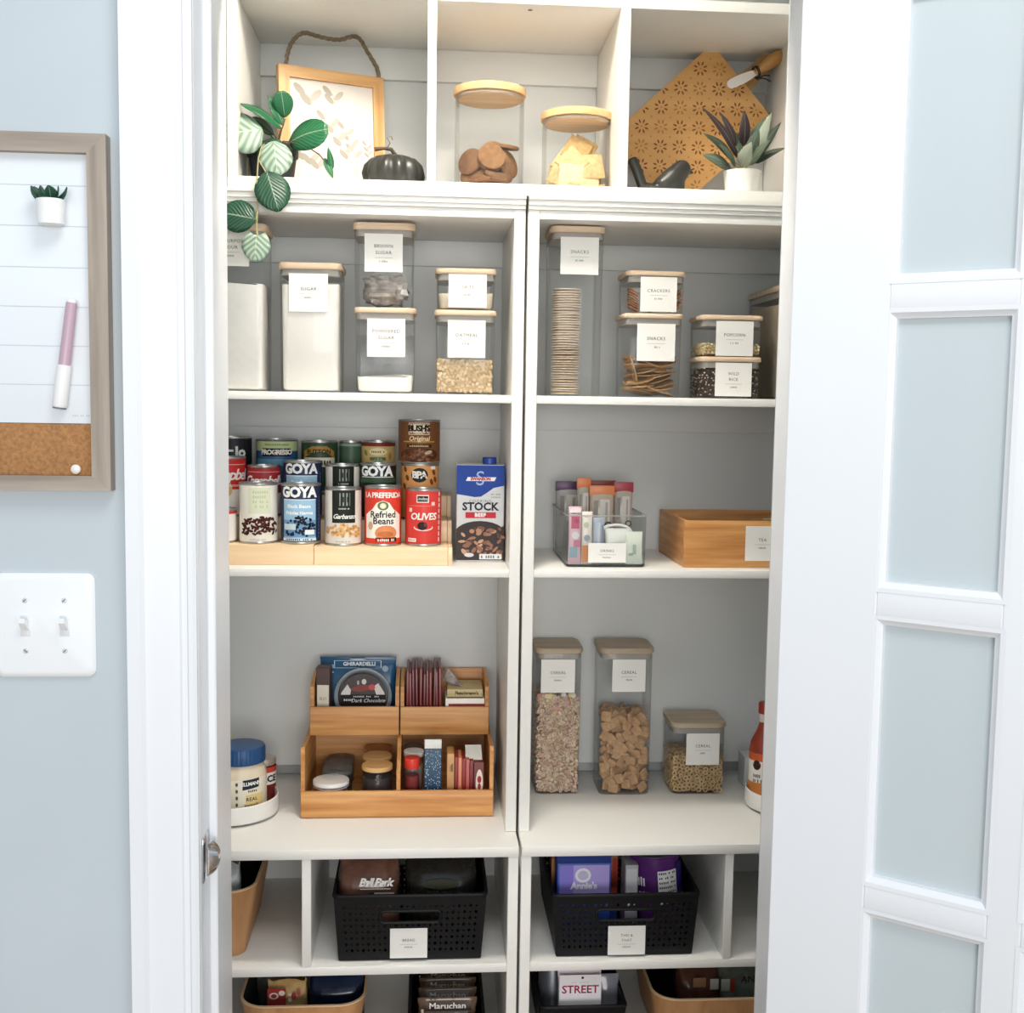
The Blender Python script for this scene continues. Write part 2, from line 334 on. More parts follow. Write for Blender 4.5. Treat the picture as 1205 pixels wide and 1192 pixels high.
# planter magnet
p = P(60, 251, WF-.025); mp = thing('magnet_planter', 'tiny white magnetic planter with a green succulent on the whiteboard', 'planter', (p.x, WF-.0255, PZ(60, 265, WF-.025)))
g = G(); g.lathe([(.0125, 0), (.0145, .001), (.0158, .028), (.0145, .0285), (.013, .024)], 20); g.out('pot', mat('#f6f6f4', .4), mp)
def leafgeo(g, base, tip, width, nrm, bend=.15, fold=.12, n=8, shape='oval', wav=0):
    """a leaf as a thin two-sided blade from base to tip; returns uv for each new vertex"""
    base, tip = Vector(base), Vector(tip); ax = tip-base; Ln = ax.length; t = ax.normalized(); nn = Vector(nrm); nn = (nn-t*nn.dot(t)).normalized(); s = t.cross(nn)
    nv = 7; v = []; f = []; uv = []
    for i in range(n+1):
        u = i/n
        if shape == 'oval': wd = math.sin(math.pi*min(1, u*.94+.05))**.62
        elif shape == 'heart': wd = (math.sin(math.pi*(u*.9+.08))**.5)*(1.12-.35*u)
        elif shape == 'lance': wd = math.sin(math.pi*(u**.8*.94+.05))**.9
        else: wd = (math.sin(math.pi*(u*.92+.06))**.55)*(.75+.4*u)
        if u == 0 and shape != 'heart': wd *= .5
        for j in range(nv):
            k = j/(nv-1)*2-1
            back = -.16*Ln*(abs(k)**1.5)*max(0, 1-u*5) if shape == 'heart' else 0
            p = base+ax*u+t*back + s*(k*wd*width/2) + nn*(bend*Ln*math.sin(math.pi*u)+fold*width*abs(k)*-1*wd + wav*width*math.sin(u*9+k*2))
            v.append(p); uv.append((k*.5+.5, u))
    for i in range(n):
        for j in range(nv-1): f.append((i*nv+j, i*nv+j+1, (i+1)*nv+j+1, (i+1)*nv+j))
    g.add(v, f); return uv
def leaf(parent, name, base, tip, width, nrm, m, thick=.0006, **k):
    g = G(); L0 = parent.location if parent.parent is None else Vector((0, 0, 0))
    uv = leafgeo(g, Vector(base)-L0, Vector(tip)-L0, width, nrm, **k); o = g.out(name, m, parent, fix=False, smooth=180)
    l = o.data.uv_layers.new(name='UVMap')
    for lp in o.data.loops: l.data[lp.index].uv = uv[lp.vertex_index]
    md = o.modifiers.new('blade', 'SOLIDIFY'); md.thickness = thick; md.offset = 0
    return o
def leafmat(name, h1, h2, stripe=1, rough=.35, n=9, rib='#cfd8c0', ribw=.02):
    m, nt, b = newmat(name); N = nt.nodes; L = nt.links; uvn = N.new('ShaderNodeUVMap'); sx = N.new('ShaderNodeSeparateXYZ'); L.new(uvn.outputs[0], sx.inputs[0])
    def mth(op, a, bb=None, c=None):
        q = N.new('ShaderNodeMath'); q.operation = op
        for i, z in enumerate((a, bb, c)):
            if z is None: continue
            if isinstance(z, (int, float)): q.inputs[i].default_value = z
            else: L.new(z, q.inputs[i])
        return q.outputs[0]
    ax = mth('ABSOLUTE', mth('SUBTRACT', sx.outputs[0], .5))          # distance from the midrib
    ph = mth('MULTIPLY', mth('SUBTRACT', sx.outputs[1], mth('MULTIPLY', ax, .9)), n*2*math.pi)
    wv = mth('MULTIPLY_ADD', mth('SINE', ph), .5, .5); wv = mth('MULTIPLY', wv, stripe)
    mixc = N.new('ShaderNodeMix'); mixc.data_type = 'RGBA'; L.new(wv, mixc.inputs['Factor']); mixc.inputs['A'].default_value = lin(h1); mixc.inputs['B'].default_value = lin(h2)
    rb = mth('LESS_THAN', ax, ribw); mix2 = N.new('ShaderNodeMix'); mix2.data_type = 'RGBA'; L.new(mth('MULTIPLY', rb, .35), mix2.inputs['Factor']); L.new(mixc.outputs['Result'], mix2.inputs['A']); mix2.inputs['B'].default_value = lin(rib)
    L.new(mix2.outputs['Result'], b.inputs['Base Color']); b.inputs['Roughness'].default_value = rough
    bp = N.new('ShaderNodeBump'); bp.inputs['Strength'].default_value = .4; bp.inputs['Distance'].default_value = .002; L.new(wv, bp.inputs['Height']); L.new(bp.outputs['Normal'], b.inputs['Normal']); return m
LGREEN = leafmat('green_leaf', '#175a36', '#27774a', .6, .35); LDARK = leafmat('dark_green_leaf', '#123f2a', '#2b5c43', .8, .4); LSILV = leafmat('silver_striped_leaf', '#a9bba9', '#446b54', .7, .4, 4.5)
for a, ln, lean in ((-60, .024, .5), (-20, .026, .7), (25, .026, .6), (65, .022, .5), (100, .02, .4), (-110, .02, .4), (5, .018, 1.6)):
    t = RD(a); b0 = mp.location+Vector((0, 0, .026)); leaf(mp, 'leaf', b0, b0+Vector((math.sin(t)*ln*.95, -math.cos(t)*ln*.35*lean-.002, .016)), .016, (0, -.6, 1), LDARK, bend=-.1)
# marker
a, b = P(85, 352, WF-.018), P(70, 481, WF-.018); ax = (b-a); ln = ax.length; mk = thing('dry_erase_marker', 'pink and white dry erase marker held on the whiteboard', 'marker', tuple(a))
mk.location.y = WF-.0185; mk.rotation_euler = (0, math.atan2(-ax.x, -ax.z), 0)
PINK = mat('#c3a5b2', .35, var=.02)
g = G(); g.lathe([(.0035, 0), (.0055, -.002), (.0055, -.004)], 16); g.out('tip_cap', mat('#f3f2f0', .4), mk)
g = G(); g.lathe([(.0058, -.004), (.0062, -.006), (.0068, -ln*.60)], 16); g.out('barrel', PINK, mk)
g = G(); g.lathe([(.0078, -ln*.60), (.0084, -ln*.63), (.0084, -ln*.97), (.0075, -ln*.985)], 16); g.out('cap', mat('#f3f2f0', .4), mk)
g = G(); g.lathe([(.0074, -ln*.984), (.0074, -ln), (.004, -ln)], 16); g.out('felt_end', mat('#6d7480', .8), mk)
# light switch plate
sw = thing('light_switch', 'white double toggle light switch plate on the grey-blue wall', 'light switch', (-.446, WF, 1.1543))
px0, px1 = -.504, -.388; SWM = mat('#f1f3f4', .3, var=.005)
g = G(); rings = []
for y, i in ((-.0003, 0), (-.003, .0003), (-.0055, .003), (-.0062, .007)): rings.append([(x, WF+y, z) for x, z in rr(px0+i, px1-i, 1.1543+i, 1.2784-i, .010-i*.5, 4)])
g.loft(rings); wout(g, 'plate', SWM, sw)
for xx in (32, 78):
    x = PX(xx, 735, WF); z = PZ(xx, 735, WF)
    g = G(); g.rbox(x-.0055, x+.0055, WF-.0068, WF-.006, z-.0125, z+.0125, .0003); wout(g, 'toggle_bezel', mat('#e3e6e8', .4), sw)
    g = G(); g.loft([[(x+a*.0042, WF-.006, z-.006+.010*(b*.5+.5)) for a, b in ((-1,-1),(1,-1),(1,1),(-1,1))], [(x+a*.0034, WF-.019, z+.005+.006*(b*.5+.5)) for a, b in ((-1,-1),(1,-1),(1,1),(-1,1))]]); wout(g, 'toggle', SWM, sw, 30)
    for dz in (.030, -.030):
        g = G(); g.lathe([(.0032, 0), (.0028, .0008), (.001, .001)], 12); g.move(Matrix.Translation((x, WF-.0062, z+dz)) @ Matrix.Rotation(RD(90), 4, 'X')); s_ = wout(g, 'screw', mat('#d5d8da', .3, .3), sw)
        g = G(); q = random.choice((-.7, .7)); g.frect(-.0026, .0026, -.0005, .0005, 0); g.move(Matrix.Translation((x, WF-.0074, z+dz)) @ Matrix.Rotation(q, 4, 'Y')); g.out('screw_slot', mat('#6c6f72', .5), s_, smooth=0)
# ================================================================= TOP CUBBIES
def blob(g_, name, m, parent=None, voxel=.002, smoothit=8, loc=(0,0,0)):
    """fuse overlapping solids into one continuous skin"""
    o = g_.out('tmp', m, smooth=0); md = o.modifiers.new('r', 'REMESH'); md.mode = 'VOXEL'; md.voxel_size = voxel; ms = o.modifiers.new('s', 'SMOOTH'); ms.iterations = smoothit; ms.factor = .5
    dg = bpy.context.evaluated_depsgraph_get(); me = bpy.data.meshes.new_from_object(o.evaluated_get(dg)); bpy.data.objects.remove(o); me.name = name
    me.shade_smooth(); o = bpy.data.objects.new(name, me); C.objects.link(o); o.location = loc
    if parent: o.parent = parent
    return o
# --- trailing peperomia
pl = thing('potted_plant', 'trailing artificial peperomia with silver-striped leaves in a black pot', 'plant', (PX(321, 200, .075), .075, Z0))
p0, p1 = PX(292, 190, .05), PX(350, 190, .05); rw = (p1-p0)/2
g = G(); g.lathe([(rw*.80, .0), (rw*.84, .002), (rw*.97, .045), (rw*.98, .048), (rw*1.06, .049), (rw*1.06, .068), (rw*.98, .069), (rw*.9, .055)], 28); g.out('pot', mat('#26282a', .6, var=.15), pl)
g = G(); g.lathe([(.001, .058), (rw*.95, .057)], 20, cap1=False); g.out('soil', mat('#2b241d', .95, var=.3, scale=300, bump=.6), pl)
LEAF = [ # base px, base Y, tip px, tip Y, width px, normal, material, shape, bend
 ((309,153),.035,(262,160),.015,52,(-.1,-1,.25),LSILV,'oval',.12), ((332,152),.06,(283,122),.03,24,(.3,-.6,.9),LGREEN,'oval',.18),
 ((334,148),.07,(315,112),.06,15,(.6,-.8,.3),LGREEN,'lance',.05), ((335,138),.07,(331,107),.05,25,(.1,-1,.3),LGREEN,'wide',.1),
 ((340,168),.05,(386,152),.02,40,(.1,-1,.35),LGREEN,'wide',.16), ((322,158),.06,(297,138),.045,19,(0,-.8,.7),LDARK,'oval',.1),
 ((322,166),.01,(327,207),-.004,38,(.1,-1,.3),LSILV,'oval',.10), ((314,202),-.016,(328,249),-.026,40,(.15,-1,.1),LDARK,'oval',.08),
 ((301,258),-.022,(258,250),-.014,38,(-.2,-1,.2),LDARK,'oval',.08), ((302,277),-.022,(300,308),-.026,33,(0,-1,.1),LSILV,'heart',.06),
 ((382,186),.03,(392,210),.02,9,(.5,-1,0),LGREEN,'lance',.05), ((391,200),.03,(386,173),.02,8,(.5,-1,0),LGREEN,'lance',.05), ((330,165),.03,(303,185),.02,24,(-.2,-1,.3),LDARK,'oval',.1)]
for bp, by, tp, ty, wd, nr, m_, sh, bn in LEAF:
    leaf(pl, 'leaf', P(*bp, by), P(*tp, ty), wd*2.12/F, nr, m_, shape=sh, bend=bn*.6, fold=.08, thick=.0008)
STEM = mat('#a9a06f', .5); STEMR = mat('#6d4a35', .5)
def stem(par, pts, r, m_):
    g = G(); g.tube([P(x, y, Y)-par.location for x, y, Y in pts], r, 6); return g.out('stem', m_, par)
stem(pl, [(318,165,.06),(308,172,.012),(304,186,-.016),(302,215,-.020),(303,245,-.020),(302,265,-.021),(303,279,-.022)], .0013, STEM)
stem(pl, [(304,188,-.015),(309,196,-.016),(313,203,-.016)], .0011, STEM)
stem(pl, [(303,250,-.02),(301,258,-.021)], .0011, STEM)
stem(pl, [(330,170,.07),(345,168,.04),(362,173,.035),(376,182,.032),(391,201,.03)], .0012, STEMR)
for q in ((310,153,.035),(331,152,.06),(334,146,.07),(336,140,.07),(340,167,.05),(322,158,.06),(322,166,.012)): stem(pl, [(327,172,.07), ((327+q[0])/2, (165+q[1])/2, .06), q], .0013, STEMR)
# small ribbed cup at the left of the pot
x = PX(288, 195, .06); g = G(); fn = lambda a, z: 1+.05*math.cos(a*14)
g.lathe([(.016, 0), (.017, .002), (.0165, .05), (.0178, .053), (.0165, .053), (.014, .01)], 84, fn=fn)
tag(g.out('ribbed_cup', mat('#b9b9a4', .35), loc=(x-.004, .115, Z0)), 'small pale ribbed cup half hidden behind the trailing plant', 'cup')
# --- framed botanical print with rope
A, B = P(331, 73, .13), P(455, 87, .205); wdt = math.hypot(B.x-A.x, B.y-A.y); hgt = A.z-Z0-.001; ang = math.atan2(B.y-A.y, B.x-A.x)
fr_ = thing('framed_print', 'wood framed pale botanical print with a rope hanger', 'picture', (A.x, A.y-.012, Z0+.0004), (RD(-4), 0, ang)); fb = .021
for pts, m_ in (([(0, hgt), (wdt, hgt), (wdt-fb, hgt-fb), (fb, hgt-fb)], OAKF), ([(0, 0), (fb, fb), (wdt-fb, fb), (wdt, 0)], OAKF), ([(0, 0), (0, hgt), (fb, hgt-fb), (fb, fb)], OAKFZ), ([(wdt, 0), (wdt-fb, fb), (wdt-fb, hgt-fb), (wdt, hgt)], OAKFZ)):
    g = G(); g.poly(pts, 0, .018); g.out('frame_bar', m_, fr_, smooth=0)
g = G(); g.box(fb-.001, wdt-fb+.001, .006, .012, fb-.001, hgt-fb+.001); art = g.out('print', mat('#e0d8ce', .7, var=.01), fr_, smooth=0)
g = G(); random.seed(3)
def sprig(x, z, tx, tz, n, wd):
    g.m = 0
    pts = [(x+(tx-x)*i/10+.006*math.sin(i*.35), z+(tz-z)*i/10) for i in range(11)]
    for (a, b), (c, d) in zip(pts, pts[1:]): g.fpoly([(a-.0006, b), (a+.0006, b), (c+.0006, d), (c-.0006, d)], .0057)
    for k in range(n):
        i = 10-k*.9; j = int(max(1, min(10, i))); a, b = pts[j]; s_ = 1 if k % 2 else -1
        g.m = k % 2; g.fell(a+s_*wd*.8, b+wd*.35, wd*.95, wd*.42, .0056-.00005*k, 10, s_*.8)
sprig(wdt*.74, hgt*.12, wdt*.45, hgt*.62, 7, .012); sprig(wdt*.74, hgt*.12, wdt*.63, hgt*.56, 6, .010); sprig(wdt*.8, hgt*.2, wdt*.84, hgt*.44, 5, .006); sprig(wdt*.45, hgt*.45, wdt*.27, hgt*.80, 3, .016); sprig(wdt*.5, hgt*.5, wdt*.52, hgt*.82, 3, .013); sprig(wdt*.5, hgt*.12, wdt*.25, hgt*.28, 5, .014)
tag(g.out('printed_sprigs', [mat('#aba193', .7), mat('#bfb2a4', .7)], art, smooth=0), 'faint grey printed leaves', None, kind='stuff')
MI = Matrix.Translation(fr_.location) @ Euler(fr_.rotation_euler).to_matrix().to_4x4(); MI.invert()
rp = [(338,78),(339,66),(342,55),(347,45),(354,38),(362,35.5),(372,38),(383,41),(395,43),(405,43),(415,40),(422,39.5),(428,44),(434,55),(441,67),(447,78),(449,92)]
n_ = len(rp); pts = [MI @ P(x, y, .135+.07*(x-331)/124) for x, y in rp]
pts = [Vector((p.x, .009, p.z)) for p in pts]
def resample(pts, n):
    out = []
    for i in range(n+1):
        t = i/n*(len(pts)-1); k = min(int(t), len(pts)-2); u = t-k; p = [pts[max(0, k-1)], pts[k], pts[k+1], pts[min(len(pts)-1, k+2)]]
        out.append(.5*((2*p[1])+(p[2]-p[0])*u+(2*p[0]-5*p[1]+4*p[2]-p[3])*u*u+(3*p[1]-p[0]-3*p[2]+p[3])*u**3))
    return out
cl = resample(pts, 70); g = G()
for ph in (0, 2.1, 4.2):
    st = []
    for i, p in enumerate(cl):
        t = (cl[min(i+1, 70)]-cl[max(i-1, 0)]).normalized(); a = t.cross(Vector((0, 1, 0))).normalized(); b = t.cross(a); q = i*.75+ph
        st.append(p+a*.0022*math.cos(q)+b*.0022*math.sin(q))
    g.tube(st, .0022, 6)
g.out('rope', mat('#7a6a55', .9, var=.3, scale=200), fr_)
# --- pumpkin
x0, x1 = PX(425, 205, .075), PX(501, 205, .075); R_ = (x1-x0)/2
pk = thing('pumpkin', 'matte black ribbed decorative pumpkin beside the framed print', 'pumpkin', ((x0+x1)/2, .075, Z0))
rib = lambda a, z: 1-.10*abs(math.cos(a*6+.2))**3
hh = PZ(463, 181, .05)-Z0
g = G(); g.lathe([(R_*.35, 0), (R_*.75, .002), (R_*.95, hh*.2), (R_, hh*.42), (R_*.93, hh*.68), (R_*.72, hh*.9), (R_*.42, hh), (R_*.15, hh*.95), (R_*.02, hh*.9)], 96, fn=rib); g.out('body', mat('#33332f', .38, var=.08), pk, smooth=60)
g = G(); g.tube([(0, 0, hh*.88), (.002, 0, hh+.004), (-.004, -.004, hh+.012), (-.018, -.008, hh+.013), (-.034, -.01, hh+.010)], [.006, .0045, .0035, .003, .0042], 8); g.out('stalk', mat('#4a3c2d', .6, var=.2), pk)
g = G(); g.tube([(-.012, -.004, hh+.014), (-.006, -.012, hh+.022), (-.012, -.014, hh+.030), (-.004, -.012, hh+.034), (-.002, -.01, hh+.028)], .0009, 6); g.out('tendril', mat('#8b6c48', .6), pk)
# --- glass jars with bamboo lids
JLID = wood('#d3a671', '#ecc795', 0, .5, 50, name='jar_lid_bamboo')
def jar(px, lidz, plugz, r, words, Yc):
    X = PX(px, 150, Yc); t = thing('glass_jar', words, 'jar', (X, Yc, Z0)); h = lidz-Z0
    g = G(); g.lathe([(r-.012, .0), (r-.006, .001), (r-.0035, .006), (r-.0035, h-.014)], 48, cap1=False); g.out('body', GLASS, t)
    g = G(); pz = plugz-Z0; g.lathe([(r*.86, pz), (r*.88, pz+.002), (r*.88, h-.0135), (r-.001, h-.0135), (r, h-.011), (r, h-.002), (r-.002, h)], 48); l_ = g.out('lid', JLID, t)
    g = G(); zz = (pz+h-.0135)/2; g.lathe([(r*.885, zz-.003), (r*.92, zz-.0015), (r*.92, zz+.0015), (r*.885, zz+.003)], 48, cap0=False, cap1=False); g.out('seal', SEAL, l_)
    return t
YJ = .125
RJ = (PX(618.5, 110, YJ)-PX(533, 110, YJ))/2
j1 = jar(576, PZ(576, 94, YJ-RJ), PZ(573, 109, YJ-RJ*.86), RJ, 'taller glass jar with bamboo lid, half full of brown ginger cookies', YJ)
j2 = jar(678.5, PZ(678, 124, YJ-RJ), PZ(678, 139, YJ-RJ*.86), RJ, 'shorter glass jar with bamboo lid, holding pale square crackers', YJ)
COOKS = [mat(h_, .9, var=.22, scale=140, bump=.2) for h_ in ('#946b49', '#84603f', '#a57e57', '#755339')]
random.seed(11)
def cookie_mesh():
    g = G(); R = .0265; g.lathe([(.001, .0036), (R*.88, .0036), (R*.97, .0026), (R, .0008), (R, -.0014), (R*.97, -.0028), (R*.9, -.0034), (.001, -.0034)], 26); return g
cks = []
def fan(c, n, k0, step=.0098):     # cookies leaning face to face; n is the way their faces look
    c = Vector(c); n = Vector(n).normalized(); e = n.to_track_quat('Z', 'Y').to_euler()
    for k in range(k0): q = c+n*step*k; cks.append((q.x, q.y, q.z, *[math.degrees(a) for a in e]))
fan((-.018, .010, .046), (-.62, -.75, .25), 4); fan((.036, -.012, .050), (.75, -.6, .2), 1); fan((-.030, -.014, .030), (-.5, -.8, .5), 1); fan((.002, -.026, .056), (.12, -.95, .35), 2); fan((.020, .006, .046), (.80, -.45, .30), 3); fan((.012, -.008, .072), (.25, -.85, .5), 1)
fan((-.004, -.022, .010), (.05, -.1, 1), 2, .0082); fan((-.014, -.040, .019), (-.25, -.35, 1), 1); fan((.016, -.040, .024), (.3, -.55, 1), 1); fan((.030, -.002, .084), (.1, -.12, 1), 1); fan((.0, .030, .030), (0, -.5, 1), 3); fan((.034, -.016, .012), (.1, -.2, 1), 1); fan((-.034, -.010, .011), (-.1, -.1, 1), 1)
ck0 = None
for x, y, z, rx, ry, rz in cks:
    p = Vector((j1.location.x+x, j1.location.y+y, Z0+z+.006))
    if ck0 is None: ck0 = cookie_mesh().out('cookie', COOKS[0]); o = ck0
    else:
        o = ck0.copy(); o.data = ck0.data.copy(); o.data.materials[0] = random.choice(COOKS); C.objects.link(o)
    o.location = p; o.rotation_euler = (RD(rx), RD(ry), RD(rz)); tag(o, 'round brown ginger cookie in the taller glass jar', 'cookie', 'cookies in the taller jar')
CRKS = [mat(h_, .85, var=.18, scale=110, bump=.4) for h_ in ('#cdb081', '#b5945f', '#dcc79f')]; crk0 = None
def cracker_mesh():
    g = G(); a = .0235; ring = lambda s, z: [(x*s, y*s, z) for x, y in [(a*(1 if i in (0, 3) else -1)*(1-.06*0), 0) for i in ()]]
    rings = []
    for z, i in ((-.0028, .0015), (-.0015, 0), (.0015, 0), (.0028, .0015)):
        pts = []
        for k in range(28):
            t = k/28*4; sd = int(t); u = (t-sd)*2-1; e = a-i-.0009*(k % 2)
            x, y = [(u, -1), (1, u), (-u, 1), (-1, -u)][sd]; pts.append((x*e, y*e, z))
        rings.append(pts)
    g.loft(rings); return g
crs = [(-.012,-.040,.052,78,44,-6),(-.030,-.026,.034,80,24,-34),(-.014,-.046,.026,84,4,0),(.026,-.036,.046,78,-6,14),(-.002,-.020,.078,74,-58,12),(.010,-.006,.082,72,-60,8),(.014,-.018,.064,68,-52,26),(.018,-.038,.026,62,14,14),(.004,-.044,.012,12,10,0),(-.040,-.004,.030,86,0,-64),(.022,-.020,.014,10,-10,30),(-.024,.004,.014,14,5,0),(.004,.004,.034,52,30,0),(.038,.002,.032,80,16,56),(-.014,.024,.044,62,0,-28),(.018,.028,.04,60,10,20),(-.02,-.012,.060,70,30,-40)]
for x, y, z, rx, ry, rz in crs:
    p = Vector((j2.location.x+x, j2.location.y+y, Z0+z+.006))
    if crk0 is None: crk0 = cracker_mesh().out('cracker', CRKS[0], smooth=30); o = crk0
    else:
        o = crk0.copy(); o.data = crk0.data.copy(); o.data.materials[0] = random.choice(CRKS); C.objects.link(o)
    o.location = p; o.rotation_euler = (RD(rx), RD(ry), RD(rz)); tag(o, 'pale square cracker in the shorter glass jar', 'cracker', 'crackers in the shorter jar')
# --- cutting board leaning in the right cubby
YB = .236
def pb(x, y): p = P(x, y, YB); return Vector((p.x, p.z))
T_, R2, BL, LF = pb(838, 56), pb(913, 148), pb(790, 257), pb(716, 165)
def roundpoly(pts, rads, n=6):
    out = []
    for i, p in enumerate(pts):
        a = (pts[i-1]-p).normalized(); b = (pts[(i+1) % len(pts)]-p).normalized(); r = rads[i]; half = math.acos(max(-1, min(1, a.dot(b))))/2; d = r/math.tan(half)
        s_, e = p+a*d, p+b*d; c_ = p+(a+b).normalized()*(r/math.sin(half)); a0 = math.atan2(s_.y-c_.y, s_.x-c_.x); a1 = math.atan2(e.y-c_.y, e.x-c_.x); dd = (a1-a0+math.pi) % (2*math.pi)-math.pi
        for k in range(n+1): t = a0+dd*k/n; out.append((c_.x+r*math.cos(t), c_.y+r*math.sin(t)))
    return out
lowz = BL.y-.0
cb = thing('cutting_board', 'tan wooden paddle cutting board stamped with a brown floral pattern', 'cutting board', (BL.x, YB, Z0))
sh = Vector((0, Z0+.001-min(p.y for p in (BL,))))*1.0
off = Vector((-BL.x, -Z0 + max(0, sh.y)*0))
outline = [Vector(p)+off for p in roundpoly([T_, R2, BL, LF], [.022, .03, .02, .02])]
zmin = min(p.y for p in outline); outline = [Vector((p.x, p.y-min(0, zmin-.0005))) for p in outline]
dzb = -min(0, zmin-.0005)
BRD = wood('#d19a58', '#e0ae6e', 0, .55, 40, name='board_wood')
g = G(); g.poly([(p.x, p.y) for p in outline], 0, .014); bo = g.out('board', BRD, cb, smooth=30)
ha, hb = (T_+R2)/2+off, pb(918, 62)+off; hd = (hb-ha).normalized(); hn = Vector((-hd.y, hd.x)); hl = (hb-ha).length
hp = [ha-hd*.01+hn*.021, ha+hd*hl*.35+hn*.0165, ha+hd*hl*.75+hn*.018, ha+hd*hl*.95+hn*.012, ha+hd*hl, ha+hd*hl*.95-hn*.012, ha+hd*hl*.75-hn*.018, ha+hd*hl*.35-hn*.0165, ha-hd*.01-hn*.021]
g = G(); g.poly([(p.x, p.y+dzb) for p in hp], .0005, .0135); g.out('board_handle', wood('#a98552', '#bd9a66', 2, .5, 50, name='handle_wood'), cb, smooth=30)
def inside(x, y, poly):
    c_ = False; n = len(poly)
    for i in range(n):
        a, b = poly[i], poly[i-1]
        if (a.y > y) != (b.y > y) and x < (b.x-a.x)*(y-a.y)/(b.y-a.y)+a.x: c_ = not c_
    return c_
g = G(); st = .0385
inner = [p+(sum(outline, Vector((0, 0)))/len(outline)-p)*.06 for p in outline]
for i in range(-8, 9):
    for j in range(-2, 12):
        cx = i*st+.012; cz = j*st+.01
        g.m = 0 if (i*7+j*3) % 5 else 1
        for k in range(8):
            a = k*math.pi/4+math.pi/8; r_ = .0105
            x, z = cx+r_*math.cos(a), cz+r_*math.sin(a)
            if inside(x, z, inner): g.fell(x, z, .0042, .0017, -.0004, 8, a)
        g.m = 1
        for dx, dz in ((st/2, st/2), (0, 0)):
            if inside(cx+dx, cz+dz, inner): g.fell(cx+dx, cz+dz, .002, .002, -.0004, 4, 0)
g.out('stamped_pattern', [mat('#7d4a1f', .7, var=.25, scale=40), mat('#b07a3a', .7, var=.2)], bo, smooth=0)
# --- spreader knife tied to the board
sk = thing('spreader_knife', 'cheese spreader with white blade and round wooden handle tied to the cutting board', 'knife', tuple(P(888, 86, .215)))
a, b, c_ = P(856, 101, .215)-sk.location, P(888, 86, .215)-sk.location, P(922, 62, .20)-sk.location
d = (b-a).normalized(); nrm = Vector((-d.z, 0, d.x)); Lb = (b-a).length; g = G()
pts = []
for u, wq in ((0, .2), (.04, .65), (.12, .95), (.3, 1), (.6, .98), (.85, .8), (1.08, .5)): pts.append((u, wq))
ring = [a+d*Lb*u+nrm*.0095*wq for u, wq in pts]+[a+d*Lb*u-nrm*.0095*wq for u, wq in reversed(pts)]
g.poly([(p.x, p.z) for p in ring], -.0008, .0008); g.out('blade', mat('#f4efe9', .3, var=.01), sk, smooth=30)
d2 = (c_-b).normalized(); Lh = (c_-b).length; g = G(); g.tube([b+d2*Lh*u for u in (0, .05, .2, .45, .68, .85, .96, 1)], [.003, .005, .0075, .0115, .0135, .0125, .008, .001], 16); g.out('handle', wood('#b98445', '#cf9a58', 0, .4, 60, name='knife_handle_wood'), sk, smooth=60)
g = G()
for k in (0, 1):
    lp = [b+d*(.002+.003*k)+nrm*.0115*math.cos(t)+Vector((0, 1, 0))*.017*math.sin(t) for t in [2*math.pi*i/14 for i in range(15)]]; g.tube(lp, .0014, 6)
kn = b-nrm*.012+Vector((0, -.004, 0)); g.ell(kn, (.004, .004, .003), 8, 6)
for e in (P(906, 89, .21), P(907, 96, .21)): g.tube([kn, (kn+(e-sk.location))/2+Vector((0, -.003, .002)), e-sk.location], .0012, 6)
g.out('cord', mat('#2a2226', .8), sk)
# --- bird figurine
yb_ = .055; bx, bz = PX(785, 215, yb_), Z0
def bp(x, y, Y=yb_): return P(x, y, Y)-Vector((bx, yb_, bz))
g = G()
def hull(pts):
    for (c0, r0), (c1, r1) in zip(pts, pts[1:]):
        for k in range(7):
            t = k/6; g.ell(c0.lerp(c1, t), [r0[i]*(1-t)+r1[i]*t for i in range(3)], 18, 12)
hull([(bp(770, 223), (.010, .010, .006)), (bp(783, 217), (.022, .020, .017)), (bp(793, 209), (.022, .021, .020)), (bp(802, 199), (.0175, .016, .0165))])
hull([(bp(793, 209), (.020, .020, .020)), (bp(794, 219), (.019, .018, .016))])
g.tube([bp(806, 200), bp(811, 202), bp(816.5, 204)], [.009, .0055, .001], 10)
q0, q1, q2 = bp(768, 224), bp(756, 219), bp(744, 187)
g.tube([q0, q1, (q1+q2)/2+Vector((.001, 0, 0)), q2, q2+(q2-q1)*.04], [.010, .008, .0075, .0072, .005], 12, flat=1.3)
g.box(-.03, .026, -.014, .014, .0005, .012)
bo_ = blob(g, 'bird_figurine', mat('#34342f', .4, var=.1, name='black_cast_iron'), voxel=.0016, smoothit=6, loc=(bx, yb_, bz))
tag(bo_, 'black bird figurine with a raised tail beside the cutting board', 'figurine')
